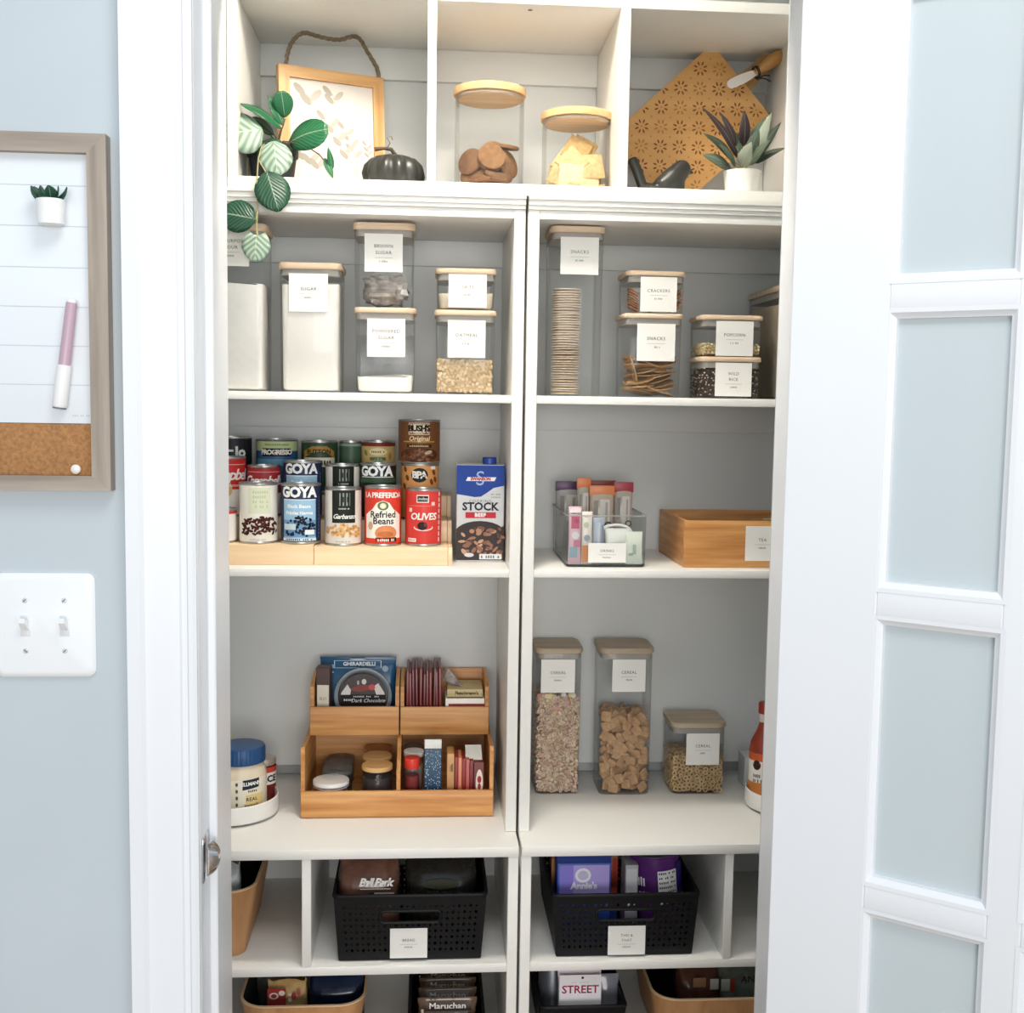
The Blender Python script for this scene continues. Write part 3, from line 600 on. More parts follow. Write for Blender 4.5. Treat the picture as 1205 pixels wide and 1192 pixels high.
# --- small plant in a white pot
sp_ = thing('potted_plant', 'small artificial sage plant in a plain white pot by the cutting board', 'plant', (PX(873, 210, .075), .075, Z0))
r1 = (PX(895, 200, .06)-PX(851, 200, .06))/2; hp_ = PZ(873, 199, .05)-Z0
g = G(); g.lathe([(r1*.78, 0), (r1*.82, .001), (r1*.98, hp_-.002), (r1, hp_), (r1*.93, hp_), (r1*.86, hp_-.01), (.001, hp_-.012)], 28); g.out('pot', mat('#f7f5f0', .45, var=.008), sp_)
SG1 = leafmat('sage_green', '#5b6a58', '#74836f', .4, .6, 5); SG2 = leafmat('sage_purple', '#3b2a30', '#4d3a40', .4, .5, 5); SG3 = leafmat('sage_pale', '#a9b29d', '#bcc4b2', .4, .6, 5); SG4 = leafmat('sage_dark', '#3b4739', '#55614f', .4, .55, 5)
for tip, ty, wd, m_, bb in (((826,126),.04,9,SG2,(868,186)),((847,132),.07,8,SG2,(866,172)),((876,130),.05,12,SG2,(875,172)),((908,132),.05,12,SG3,(885,190)),((919,144),.05,10,SG4,(886,190)),((924,174),.03,9,SG4,(888,192)),((828,157),.03,12,SG4,(864,190)),((827,182),.05,15,SG1,(860,198)),((884,167),.02,15,SG3,(872,196)),((901,138),.08,16,SG1,(880,185)),((852,140),.10,10,SG1,(868,180)),((862,152),.09,12,SG1,(870,188)),((893,150),.03,14,SG1,(878,192)),((846,170),.03,11,SG1,(866,196)),((906,165),.02,11,SG1,(882,194))):
    leaf(sp_, 'leaf', P(*bb, .07), P(*tip, ty), wd*2.16/F*1.15, (0, -1, .5), m_, shape='lance', bend=.10, fold=.1, n=9)
    stem(sp_, [(873, 205, .075), (bb[0]*.5+436, bb[1]*.6+80, .073), (bb[0], bb[1], .07)], .0012, STEM)
# ================================================================= CANISTERS
def paper_label(par, X, z0, z1, w, y, lines, small=True, sz=None, name='label'):
    """white square sticker on the front (plane y), with its print; coordinates local to par"""
    g = G(); g.rbox(X-w/2, X+w/2, y-.0005, y-.0001, z0, z1, .0001, n=1); lb = g.out(name, PAPER, par, smooth=0)
    h = z1-z0; g = G(); s_ = sz or h*.125; zc = (z0+z1)/2 + (h*.10 if len(lines) == 1 else h*.17)
    g.m = 0
    for i, t in enumerate(lines): g.ftext(t, X, zc-i*s_*1.35, y-.0008, s_, spacing=1.12)
    zl = zc-(len(lines)-1)*s_*1.35-s_*1.05; g.m = 1; g.frect(X-w*.24, X+w*.24, zl-.00025, zl+.00025, y-.0008)
    if small: illegible(g, X, zl-s_*.75, y-.0008, w*.22, s_*.42, 7)
    g.out('lettering', [INK, INKL], lb, smooth=0); return lb
def canister(words, x0, x1, ybody, ylid, Y, z0, depth, lx, lines, lidm=LIDW, xlid=None, ly=None, r=.014, taper=.0015):
    """square clear canister: body px x0..x1 on the plane Y, body from z0 up to px ybody, wooden lid up to px ylid"""
    ym = ybody+30; X0, X1 = PX(x0, ym, Y), PX(x1, ym, Y); w = X1-X0; xc = (x0+x1)/2
    zb = PZ(xc, ybody, Y); zl = PZ(xc, ylid, Y)
    t = thing('canister', words, 'canister', ((X0+X1)/2, Y+depth/2, z0)); hb, hl = zb-z0, zl-z0; hb += (hl-hb)*.3; hw, hd = w/2, depth/2
    g = G(); R = lambda i, z: [(x, y, z) for x, y in rr(-hw+i, hw-i, -hd+i, hd-i, max(.002, r-i), 4)]
    g.loft([R(.006+taper, .0004), R(.0015+taper, .0012), R(taper, .005), R(0, hb-.006), R(.001, hb-.0002)], True, False); g.out('body', PLASTIC, t)
    g = G(); rim = .0028; g.loft([R(.0022, hb-.012), R(.0016, hb-.0115), R(.0016, hb), ], True, False); g.out('seal', SEAL, t)
    g = G(); q = -rim; th = max(.006, hl-hb)
    g.loft([R(q+.0012, hb+.0001), R(q, hb+.0016), R(q, hb+th-.002), R(q+.0015, hb+th)], True, True); g.out('lid', lidm, t)
    if lx:
        xa, xb = PX(lx[0], ly[0], Y)-t.location.x, PX(lx[1], ly[0], Y)-t.location.x
        za, zc_ = PZ((lx[0]+lx[1])/2, ly[1], Y)-z0, PZ((lx[0]+lx[1])/2, ly[0], Y)-z0
        paper_label(t, (xa+xb)/2, za, zc_, xb-xa, -hd-.0003, lines)
    t['dims'] = [w, depth, hb]; return t, t.location.z+hb+th
def dims(t): return t['dims']
def clean(t):
    del t['dims']
def fill(t, name, words, top, m, cat, rough=.002, slope=0, tone=None):
    """a levelled powder inside a canister, up to world height top"""
    w, d, hb = dims(t); z0 = t.location.z+.003; i = .0035; nx = 14; v = []; g = G(); rings = []
    for z, k in ((z0, .006), (z0+.004, .002), (top-.004, 0)): rings.append([(x, y, z-t.location.z) for x, y in rr(-w/2+i+k, w/2-i-k, -d/2+i+k, d/2-i-k, .011, 4)])
    n = len(rings[0]); 
    for s_ in (1, .66, .33): rings.append([(x*s_, y*s_, top-t.location.z+rough*math.sin(x*90+y*70)*1.2+slope*x+rough*random.uniform(-.3, .3)-(.003 if s_ == 1 else 0)) for x, y, _ in rings[2]])
    g.loft(rings); o = g.out(name, m, loc=t.location, smooth=50); return tag(o, words, cat, kind='stuff')
FLOUR = mat('#faf6f0', .95, var=.02, scale=80, name='flour', bump=.15); SUGARM = mat('#faf5ee', .85, var=.02, scale=400, name='sugar', bump=.1)
def grains(t, name, words, top, mats, core, shape, n, size, cat, jitter=.6, seed=1, toplayer=True):
    """loose dry food: a core block with pieces pressed against the clear walls and heaped on top; one uncountable mass"""
    random.seed(seed); w, d, hb = dims(t); g = G(); g.m = 0; i = .0035+size*.9; H = top-t.location.z
    g.rbox(-w/2+i, w/2-i, -d/2+i, d/2-i, .004, H-size*.8, .004, r=.01)
    nm = len(mats)-1
    used = []
    for k in range(n):
        q = random.random()
        for _ in range(8):
            if q < .62: p = Vector((random.uniform(-w/2+i*.8, w/2-i*.8), -d/2+.003+size*random.uniform(.4, .8), random.uniform(.004+size*.4, H)))
            elif q < .82: p = Vector(((-1 if q < .76 else 1)*(w/2-.003-size*random.uniform(.4, .8)), random.uniform(-d/2+i, d/2-i), random.uniform(.005, H)))
            else: p = Vector((random.uniform(-w/2+i, w/2-i), random.uniform(-d/2+i, d/2-i), H-size*.6+random.uniform(0, size*.8)))
            if not any((p-u).length_squared < (size*1.1)**2 for u in used[-400:]): break
        else: continue
        used.append(p)
        g.m = 1+random.randrange(nm); b = len(g.v); shape(g, size); M = Matrix.Translation(p) @ Euler((random.uniform(-jitter, jitter)+math.pi/2, random.uniform(0, 6.3), random.uniform(-jitter, jitter))).to_matrix().to_4x4(); g.move(M, b)
    o = g.out(name, [core]+list(mats), loc=t.location, smooth=40)
    return tag(o, words, cat, kind='stuff')
def sh_flake(g, s_): g.lathe([(s_*.2, -s_*.18), (s_*.75, -s_*.1), (s_*.9, 0), (s_*.6, s_*.15)], 6)
def sh_grain(g, s_): g.ell((0, 0, 0), (s_*.45, s_*.45, s_*.9), 5, 4)
def sh_ball(g, s_): g.ell((0, 0, 0), (s_*.7, s_*.7, s_*.6), 6, 4)
def sh_ring(g, s_):
    n, k = 10, 5; rings = []
    for j in range(n+1): a = 2*math.pi*j/n; rings.append([((s_*.62+s_*.3*math.cos(b))*math.cos(a), (s_*.62+s_*.3*math.cos(b))*math.sin(a), s_*.3*math.sin(b)) for b in [2*math.pi*q/k for q in range(k)]])
    g.loft(rings, False, False)
YS = .05
# --- flour at the far left
t, _ = canister('tall clear canister of white flour next to the jamb, lid under the trailing leaves', 243, 311, 275, 262, YS-.02, S1, .112, (248, 293), ['ALL PURPOSE', 'FLOUR'], ly=(269, 313))
fill(t, 'flour', 'white flour filling the canister under the trailing leaves', PZ(290, 332, YS), FLOUR, 'flour', slope=-.06); clean(t)
t, _ = canister('clear canister of white sugar standing alone between the flour and the stacked sugars', 328.5, 401, 320, 309, YS, S1, .112, (340, 386), ['SUGAR'], ly=(322, 367))
fill(t, 'sugar', 'white sugar filling the canister labelled sugar', PZ(365, 332, YS), SUGARM, 'sugar', .001); clean(t)
t, zt = canister('square clear canister labelled powdered sugar under the brown sugar canister', 418, 488, 371, 362, YS, S1, .112, (432, 477), ['POWDERED', 'SUGAR'], ly=(375, 420))
fill(t, 'powdered_sugar', 'white powdered sugar lying low in its canister', PZ(455, 441, YS), FLOUR, 'powdered sugar', .002); 
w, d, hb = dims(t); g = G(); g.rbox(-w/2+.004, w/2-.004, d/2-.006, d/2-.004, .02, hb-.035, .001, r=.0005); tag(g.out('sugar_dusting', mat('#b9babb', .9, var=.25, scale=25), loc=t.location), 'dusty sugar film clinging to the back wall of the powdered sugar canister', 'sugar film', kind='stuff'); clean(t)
t, _ = canister('clear canister labelled brown sugar stacked on the powdered sugar canister', 416.5, 487, 274, 262, YS, zt+.0004, .112, (429, 474), ['BROWN', 'SUGAR'], ly=(275, 320))
# crumpled bag of brown sugar inside
random.seed(5); g = G(); g.ell((0, 0, 0), (1, 1, 1), 26, 18); v = []
for x, y, z in g.v:
    k = 1+.10*math.sin(9*x+4*z)+.08*math.sin(13*y-7*x)+.07*math.sin(17*z+5*y)+random.uniform(-.04, .04)
    sq = lambda a: math.copysign(abs(a)**.6, a)
    v.append((sq(x)*.040*k, sq(y)*.040*k, .030+sq(z)*.026*k))
zmn = min(p[2] for p in v); g.v = [(x, y, z-zmn+.0035) for x, y, z in v]
cr = mat('#a39a92', .18, var=.5, scale=60, name='crinkled_bag', spec=.8); tag(g.out('sugar_bag', cr, loc=t.location, smooth=15), 'crumpled clear bag of brown sugar inside its canister', 'bag'); clean(t)
t, zt = canister('square clear canister of rolled oats labelled oatmeal under the grits', 513, 582.5, 374, 365, YS, S1, .112, (527, 571.5), ['OATMEAL'], ly=(377, 421))
grains(t, 'oats', 'rolled oats in the canister labelled oatmeal', PZ(547, 424, YS), [mat('#e0c9a6', .85), mat('#d0b38a', .85), mat('#ead9bd', .85)], mat('#cdb28c', .9), sh_flake, 520, .0042, 'oats', seed=2); clean(t)
t, _ = canister('short clear canister labelled grits stacked on the oatmeal', 514, 582.5, 325, 316, YS, zt+.0004, .112, (528, 573), ['GRITS'], ly=(322, 362))
fill(t, 'grits', 'pale grits in the short canister above the oatmeal', PZ(548, 343, YS), mat('#eadcc6', .9, var=.05, scale=500, bump=.2), 'grits', .001); clean(t)
# --- right bookcase
t, _ = canister('tall clear canister labelled snacks with a column of round crackers', 649, 711, 277, 266, YS, S1, .112, (660, 705), ['SNACKS'], ly=(279, 323))
RC = mat('#dcc7ae', .85, var=.15, scale=150, bump=.3, name='round_cracker'); g = G(); R_ = .0265; g.lathe([(.001, 0), (R_*.9, 0), (R_, .0008), (R_, .0022), (R_*.9, .003), (.001, .003)], 22)
rc0 = g.out('round_cracker', RC); random.seed(4); zz = S1+.004; xx = PX(666, 400, YS+.03); k = 0
ztop_ = PZ(666, 340, YS+.03)
while zz < ztop_:
    o = rc0 if k == 0 else rc0.copy()
    if k: C.objects.link(o)
    o.location = (xx+random.uniform(-.0012, .0012), YS+.033+random.uniform(-.001, .001), zz); o.rotation_euler = (RD(random.uniform(-1.5, 1.5)), RD(random.uniform(-1.5, 1.5)), random.uniform(0, 6)); zz += .0046; k += 1
    tag(o, 'thin round cracker in the tall column of the snacks canister', 'cracker', 'round crackers stacked in the tall canister')
clean(t)
t, zt = canister('square clear canister of oval crisps labelled snacks under the crackers canister', 735, 803, 377, 369, YS, S1, .112, (750, 795), ['SNACKS'], ly=(381, 425))
random.seed(8); CRISP = mat('#b58c5b', .8, var=.2, scale=100, bump=.4, name='crisp')
g = G(); b = 0; g.lathe([(.001, 0), (.6, -.02), (1, 0), (.98, .035), (.6, .02), (.001, .04)], 20)
g.v = [(x*.031, y*.023, z*.06+.12*(x*.031)**2*8) for x, y, z in g.v]; cp0 = g.out('crisp', CRISP); w, d, hb = dims(t); X0, Y0 = t.location.x, t.location.y
for k in range(30):
    o = cp0 if k == 0 else cp0.copy()
    if k: C.objects.link(o)
    lay = k//3; px_ = (-1, 0, 1)[k % 3]*.0185
    o.location = (X0+px_+random.uniform(-.004, .004), Y0-.026+random.uniform(-.006, .026), S1+.010+lay*.0078); o.rotation_euler = (RD(random.uniform(-16, 22)), RD(random.uniform(-22, 22)), random.uniform(-.5, .5))
    if k >= 27: o.location = (X0-.034, Y0-.03+.02*(k-27), S1+.05); o.rotation_euler = (RD(20), RD(72), RD(20))
    tag(o, 'brown oval crisp in the lower snacks canister', 'crisp', 'crisps in the lower snacks canister')
clean(t)
t, _ = canister('short clear canister labelled crackers stacked on the crisps', 738, 806, 327, 319, YS, zt+.0004, .112, (754, 797), ['CRACKERS'], ly=(326, 367))
w, d, hb = dims(t); g = G(); g.rbox(-.02, .02, -.0125, .0125, 0, .0025, .0008); ck = g.out('brown_cracker', mat('#a8714a', .8, var=.15, scale=90, name='brown_cracker')); random.seed(9)
for k in range(24):
    o = ck if k == 0 else ck.copy()
    if k: C.objects.link(o)
    col = k // 8; o.location = (t.location.x+(-.041, 0, .041)[col], t.location.y-.036+random.uniform(-.002, .002), t.location.z+.008+(k % 8)*.0047); o.rotation_euler = (RD(random.uniform(-8, 8)), RD(-26+random.uniform(-8, 8)), RD(random.uniform(-6, 6)))
    if col == 0: o.rotation_euler = (0, RD(28), 0)
    o.scale = (.5, 1, 1)
    tag(o, 'brown rectangular cracker in the short crackers canister', 'cracker', 'brown crackers in the short canister')
clean(t)
t, zt = canister('short clear canister of dark and light rice labelled wild rice', 825, 895, 428, 420, YS-.005, S1, .112, (842, 885), ['WILD', 'RICE'], ly=(427, 466.5))
grains(t, 'wild_rice', 'mixed dark and pale wild rice in its canister', PZ(860, 432, YS), [mat('#2c2420', .6), mat('#d9c8ac', .6), mat('#5a3b2a', .6), mat('#e7dcc6', .6)], mat('#4a3a2f', .8), sh_grain, 700, .0036, 'wild rice', seed=6); clean(t)
t, _ = canister('short clear canister labelled popcorn stacked on the wild rice', 826, 897, 379, 371, YS-.005, zt+.0004, .112, (843, 887), ['POPCORN'], ly=(378, 419))
grains(t, 'popcorn_kernels', 'pale yellow popcorn kernels in the short canister', PZ(860, 405, YS), [mat('#e6d6ae', .5), mat('#d9c08a', .5), mat('#efe4c8', .5)], mat('#cdb585', .8), sh_ball, 420, .0042, 'popcorn', seed=7); clean(t)
# large canister at the far right, its left side in view
t, _ = canister('large clear canister of beige dry food at the right end behind the popcorn', 920, 1010, 345, 335, .028, S1, .235, None, None, LIDG)
fill(t, 'beige_flour', 'beige flour filling the large canister behind the popcorn', t.location.z+dims(t)[2]-.02, mat('#b9a88e', .95, var=.08, scale=40), 'flour'); clean(t)
# ================================================================= CEREAL
CG = (.022)
def cereal(words, x0, x1, ybody, ylid, ybot, depth, lx, ly):
    d = ray((x0+x1)/2, ybot); Y = (CAM + d*((DESK-CAM.z)/d.z)).y
    return canister(words, x0, x1, ybody, ylid, Y, DESK, depth, lx, ['CEREAL'], LIDG, ly=ly, r=CG*.8)+(Y,)
CW = .105
t, _, YC = cereal('tall cereal canister with multicoloured cereal next to the bookcase side', 631, 685, 772, 763, 935, CW, (637, 677), (776, 815))
w, d, hb = dims(t)
grains(t, 'fruity_cereal', 'pastel multicoloured cereal in the canister next to the bookcase side', PZ(657, 822, YC), [mat('#d3bda2', .8), mat('#e0cfb6', .8), mat('#c4a88c', .8), mat('#d6b3a6', .8), mat('#d6cab6', .8)], mat('#a98e76', .9), lambda g, s_: sh_ring(g, s_) if random.random() < .4 else (sh_ball(g, s_) if random.random() < .6 else sh_flake(g, s_)), 1150, .0052, 'cereal', .9, 10)
# coloured marshmallow pieces on top
random.seed(13); w, d, hb = dims(t)
mm = [mat('#d98f86', .8), mat('#a9c3c9', .8), mat('#e9d9a0', .8), mat('#f2e9e0', .8), mat('#c97b70', .8)]
g = G()
for k in range(40):
    g.m = random.randrange(5); b = len(g.v); sh_flake(g, .0068); zt_ = PZ(657, 818, YC)-DESK
    g.move(Matrix.Translation((random.uniform(-w/2+.008, w/2-.008), random.choice((-d/2+.008, -d/2+.008, random.uniform(-d/2+.01, d/2-.01))), zt_+random.uniform(-.05, .004)*(1 if k > 18 else .2))) @ Euler((1.6+random.uniform(-.5, .5), random.uniform(0, 6), 0)).to_matrix().to_4x4(), b)
tag(g.out('marshmallow_bits', mm, loc=t.location), 'coloured marshmallow bits on top of the pastel cereal', 'cereal', kind='stuff'); clean(t)
t, _, YC = cereal('tall cereal canister half full of brown square cereal', 707, 769, 772, 763, 936, CW, (721, 760), (776, 814))
w, d, hb = dims(t); random.seed(21); SQC = mat('#c49c74', .85, var=.18, scale=160, bump=.4, name='square_cereal'); g = G(); a = .0104
g.rbox(-a, a, -a, a, -.0028, .0028, .0016, r=.003); sq0 = g.out('square_cereal', SQC); H = PZ(735, 845, YC)-DESK; k = 0
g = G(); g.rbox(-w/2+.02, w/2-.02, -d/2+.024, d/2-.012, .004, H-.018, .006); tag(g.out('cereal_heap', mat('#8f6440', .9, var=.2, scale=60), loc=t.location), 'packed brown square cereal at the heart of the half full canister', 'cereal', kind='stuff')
used = []
for k in range(150):
    for _ in range(60):
        dp = k % 3; p = Vector((random.uniform(-w/2+.0125, w/2-.0125), -d/2+.0125+(.011 if dp == 2 else 0), random.uniform(.011, H)))
        if k > 132: p = Vector((random.uniform(-w/2+.014, w/2-.014), random.uniform(-d/2+.014, d/2-.014), H-.004))
        if all((p-u).length > (.0150 if k < 133 else .012) for u in used): break
    else: continue
    used.append(p); o = sq0 if len(used) == 1 else sq0.copy()
    if len(used) > 1: C.objects.link(o)
    o.location = t.location+p; o.rotation_euler = (RD(random.uniform(55, 125)), RD(random.uniform(0, 90)), RD(random.uniform(-40, 40)))
    tag(o, 'brown square cereal piece in the half full cereal canister', 'cereal piece', 'square cereal pieces')
clean(t)
t, _, YC = cereal('low cereal canister with ring-shaped oat cereal', 791, 854, 859, 851, 935, CW, (808, 847), (863, 900))
grains(t, 'oat_rings', 'tan oat ring cereal in the low cereal canister', PZ(822, 893, YC), [mat('#d9b98c', .8), mat('#cba876', .8), mat('#e3c89f', .8)], mat('#8a673f', .9), sh_ring, 700, .0066, 'cereal', .45, 15); clean(t)
# ================================================================= CANS AND RISER
RY = [.046, .128, .210]                                           # front plane of each tier
T1 = PZ(450, 643, RY[0]+.004); STEP = .0415
TZ = [T1, T1+STEP, T1+2*STEP]; xL_, xM_, xR_ = -.405, PX(369, 650, RY[0]), PX(527, 650, RY[0])
rs = thing('can_riser', 'pale bamboo three-tier expandable riser carrying the rows of cans', 'riser', ((xL_+xR_)/2, .16, S2))
for k in range(3):
    for a, b, dz in ((xL_, xM_, .003), (xM_+.0006, xR_, 0)):
        y0, y1 = RY[k]-(.0015 if dz else 0), (RY[k+1] if k < 2 else RY[2]+.078)
        wbox('tier_front', PALEW, rs, a, b, y0, y0+.008, S2+.0003 if k == 0 else TZ[k-1]+dz, TZ[k]+dz-.0002, .0008)
        wbox('tier_top', PALEW, rs, a, b, y0+.0082, y1+.006, TZ[k]+dz-.008, TZ[k]+dz-.0002, .0008)
for k in range(3):
    y1 = RY[k+1] if k < 2 else RY[2]+.078
    wbox('end_panel', PALEWY, rs, xR_+.0004, xR_+.0085, RY[k], y1, S2+.0003, TZ[k]-.0004, .0008)
def canbase(name, words, cat, x0, x1, ytop, tier, left=False, zb=None, group=None, yoff=.0412, lab='#eeeeee'):
    Yc = RY[tier]+yoff; X0, X1 = PX(x0, ytop+20, Yc), PX(x1, ytop+20, Yc); r = (X1-X0)/2*.992; X = (X0+X1)/2
    z0 = (TZ[tier]+(.003 if left else 0)) if zb is None else zb; h = PZ((x0+x1)/2, ytop, Yc-r)-z0
    t = thing(name, words, cat, (X, Yc, z0), (0, 0, math.atan2(X, Yc+2.1)*-1), group)
    g = G(); g.lathe([(r*.9, .0002), (r*.985, .0004), (r, .0018), (r*.985, .0035), (r*.97, .0045), (r*.97, h-.0045), (r*.985, h-.0035), (r, h-.0018), (r*.985, h-.0002), (r*.93, h-.0002), (r*.925, h-.003), (.002, h-.0032)], 36); g.out('tin', TIN, t)
    g = G(); g.lathe([(r*.976, .0042), (r*.978, .0046), (r*.978, h-.0046), (r*.976, h-.0042)], 40, cap0=False, cap1=False); lb = g.out('label', mat(lab, .42, var=.015, spec=.3) if isinstance(lab, str) else lab, t)
    return t, lb, r*.979, h
class Print:
    """flat artwork wrapped round a can"""
    def __init__(s, r): s.g = G(); s.m = []; s.r = r; s.o = .0002
    def mat(s, h, **k):
        m_ = mat(h, .5, var=.02, spec=.22) if isinstance(h, str) else h
        if m_ not in s.m: s.m.append(m_)
        s.g.m = s.m.index(m_); s.o += .00005; return s
    def rect(s, h, x0, x1, z0, z1, n=None):
        s.mat(h); n = n or max(1, int(abs(x1-x0)/.006))
        for i in range(n): a = x0+(x1-x0)*i/n; b = x0+(x1-x0)*(i+1)/n; s.g.frect(a, b, z0, z1, s.o)
        return s
    def band(s, h, z0, z1): return s.rect(h, -math.pi*s.r*.7, math.pi*s.r*.7, z0, z1, 30)
    def ell(s, h, x, z, rx, rz, rot=0, n=16): s.mat(h); s.g.fell(x, z, rx, rz, s.o, n, rot); return s
    def poly(s, h, pts): s.mat(h); s.g.fpoly(pts, s.o); return s
    def text(s, t_, h, x, z, size, **k): s.mat(h); s.g.ftext(t_, x, z, s.o, size, **k); return s
    def beans(s, cols, x0, x1, z0, z1, n, rx, rz):
        for i in range(n):
            s.mat(cols[i % len(cols)]); s.o -= .00004; u = random.uniform(-1, 1); x = (x0+x1)/2+(x1-x0)/2*u; zz = random.uniform(z0, z1-(z1-z0)*.35*u*u); s.g.fell(x, zz, rx*random.uniform(.8, 1.1), rz, s.o, 9, random.uniform(-1.2, 1.2))
        return s
    def small(s, h, x, z, w, hh, n=9): s.mat(h); illegible(s.g, x, z, s.o, w, hh, n); return s
    def done(s, par):
        g = s.g; bm = bmesh.new(); vs = [bm.verts.new(v) for v in g.v]; bm.verts.ensure_lookup_table()
        for f, m_ in zip(g.f, g.mi):
            try: fc = bm.faces.new([vs[i] for i in f]); fc.material_index = m_
            except ValueError: pass
        lim = s.r*2.2; n = 22
        for k in range(1, n):   # slice the flat artwork so that it can bend round the can
            bmesh.ops.bisect_plane(bm, geom=bm.verts[:]+bm.edges[:]+bm.faces[:], plane_co=(-lim+2*lim*k/n, 0, 0), plane_no=(1, 0, 0))
        bm.verts.index_update(); g2 = G(); g2.v = [tuple(v.co) for v in bm.verts]; g2.f = [tuple(v.index for v in f.verts) for f in bm.faces]; g2.mi = [f.material_index for f in bm.faces]; bm.free()
        g2.curl(s.r); return g2.out('printed_label', s.m, par, smooth=0)
    def flat(s, par, y): 
        s.g.v = [(x, y-o, z) for x, o, z in s.g.v]; return s.g.out('printed_panel', s.m, par, smooth=0)
NAVY, SKY, RED, GOLD = '#1d2a4d', '#7fa9cf', '#c8352f', '#d9b46a'
random.seed(31)
# --- front tier
t, lb, r, h = canbase('food_can', 'short white can beside the jamb, in front of the red soup can', 'can', 232, 279, 600, 0, True, lab='#efece8')
Print(r).band('#c8352f', h*.86, h*.94).done(lb)
t, lb, r, h = canbase('food_can', 'cream labelled can printed with a heap of dark red beans', 'can', 281, 327.5, 569, 0, True, lab='#f1ece0')
p = Print(r).rect('#dfe3c8', -r*.55, r*.65, h*.50, h*.93); p.beans(['#4a1f1b', '#5d2a24', '#38160f'], -r*.95, r*1.1, h*.16, h*.46, 80, .0048, .0024)
for i, zz in enumerate((.86, .78, .70, .62)): p.small('#c5cca8', .004, h*zz, r*.8, h*.05, 7)
p.small('#b9b2a6', 0, h*.07, r*.9, h*.02, 12); p.done(lb)
def goya(words, x0, x1, ytop, tier, left, organic=False, bean='Black Beans', sub='Frijoles Negros'):
    t, lb, r, h = canbase('food_can', words, 'can', x0, x1, ytop, tier, left, lab='#16181c' if organic else NAVY)
    p = Print(r)
    if organic: p.rect('#3e5a41', -r*1.3, r*1.3, h*.66, h*.74); p.rect('#e8e6e0', -r*1.05, r*.98, h*.755, h*.77)
    else: p.rect('#9fc3dd', -r*.98, r*.82, h*.1, h*.735); p.rect('#6f9cc6', -r*.98, r*.82, h*.12, h*.4); p.rect('#dfe9ee', -r*.98, r*.82, h*.735, h*.75)
    p.text('GOYA', '#f7f7f4', -r*.12, h*.86, h*.235, bold=h*.012, spacing=.92)
    if not organic:
        p.text(bean, '#eef3f4', -r*.1, h*.63, h*.085, bold=h*.003); p.text(sub, '#eef3f4', -r*.08, h*.52, h*.075, bold=h*.003)
        p.beans(['#1b1f2c', '#262c3c', '#0f121a'], -r*.8, r*.75, h*.14, h*.46, 70, .0034, .0024)
        p.rect('#c9d7de', -r*.9, -r*.25, h*.24, h*.34); p.rect('#e9eef0', r*.2, r*.7, h*.16, h*.24); p.rect('#dfe9ee', -r*.98, r*.82, h*.055, h*.1); p.small('#233052', -r*.1, h*.078, r*1.4, h*.03, 14)
        for i in range(12): p.rect('#5b6788', r*.98, r*1.08, h*(.1+.06*i), h*(.13+.06*i))
    p.done(lb)
goya('blue can of black beans on the front tier beside the cream bean can', 330, 378, 570, 0, True)
def garb(words, x0, x1, ytop, tier, full):
    t, lb, r, h = canbase('food_can', words, 'can', x0, x1, ytop, tier, lab='#e4ddd3')
    p = Print(r).rect('#20241f', -r*.62, r*.70, h*.40, h*.965); p.rect('#8b958b', -r*.2, r*.38, h*.70, h*.92); p.small('#20241f', r*.09, h*.81, r*.46, h*.10, 4)
    p.small('#cfd2cc', r*.06, h*.65, r*.6, h*.025, 10); p.text('Garbanzo', '#f4f2ec', r*.05, h*.51, h*.115, shear=.35, bold=h*.002, spacing=.88)
    p.beans(['#d9a15c', '#e3b777', '#c48843'], -r*.98, r*1.0, h*.17, h*.37, 60, .0034, .0028); p.small('#a39a8c', 0, h*.075, r*.8, h*.025, 12); p.done(lb)
garb('white can with a black panel and script lettering, chickpeas printed below', 381.5, 426, 575, 0, True)
t, lb, r, h = canbase('food_can', 'red and white can of refried beans between the chickpeas and the olives', 'can', 428.5, 473, 573, 0, lab='#d8402f')
p = Print(r); p.poly('#f5f0e4', [(-r*1.1, h*.12), (r*1.1, h*.12), (r*1.1, h*.52), (r*.6, h*.62), (r*.35, h*.73), (0, h*.77), (-r*.35, h*.73), (-r*.6, h*.62), (-r*1.1, h*.52)])
p.text('LA PREFERIDA', '#f7e9e2', 0, h*.855, h*.125, bold=h*.004, spacing=.9); p.ell('#5d7a4c', 0, h*.68, r*.30, h*.075); p.ell('#e8d9a8', 0, h*.68, r*.18, h*.05); p.ell('#fdfdfa', 0, h*.68, r*.09, h*.03)
p.text('Refried', '#26221f', 0, h*.53, h*.155, bold=h*.003); p.text('Beans', '#26221f', r*.02, h*.42, h*.155, bold=h*.003)
p.ell('#dd8d5c', r*.18, h*.22, r*.62, h*.13); p.ell('#c9713f', r*.15, h*.2, r*.45, h*.05); p.ell('#cfa98d', -r*.72, h*.34, r*.16, h*.07); p.rect('#d8402f', -r*1.15, r*1.15, 0.006, h*.13); p.rect('#1d1a1a', -r*.4, r*.78, h*.07, h*.145); p.small('#f3eee6', r*.2, h*.105, r*.95, h*.045, 9); p.done(lb)
t, lb, r, h = canbase('food_can', 'red can of olives at the right end of the front tier', 'can', 476.5, 520, 576, 0, lab='#d63f38')
p = Print(r); p.rect('#f2efe8', -r*.38, r*.30, h*.77, h*.90); p.rect('#1e1c1c', -r*.34, r*.26, h*.785, h*.885); p.text('Lindsay', '#f2efe8', -r*.04, h*.835, h*.075); p.rect('#e98a80', -r*.9, r*.7, h*.705, h*.715)
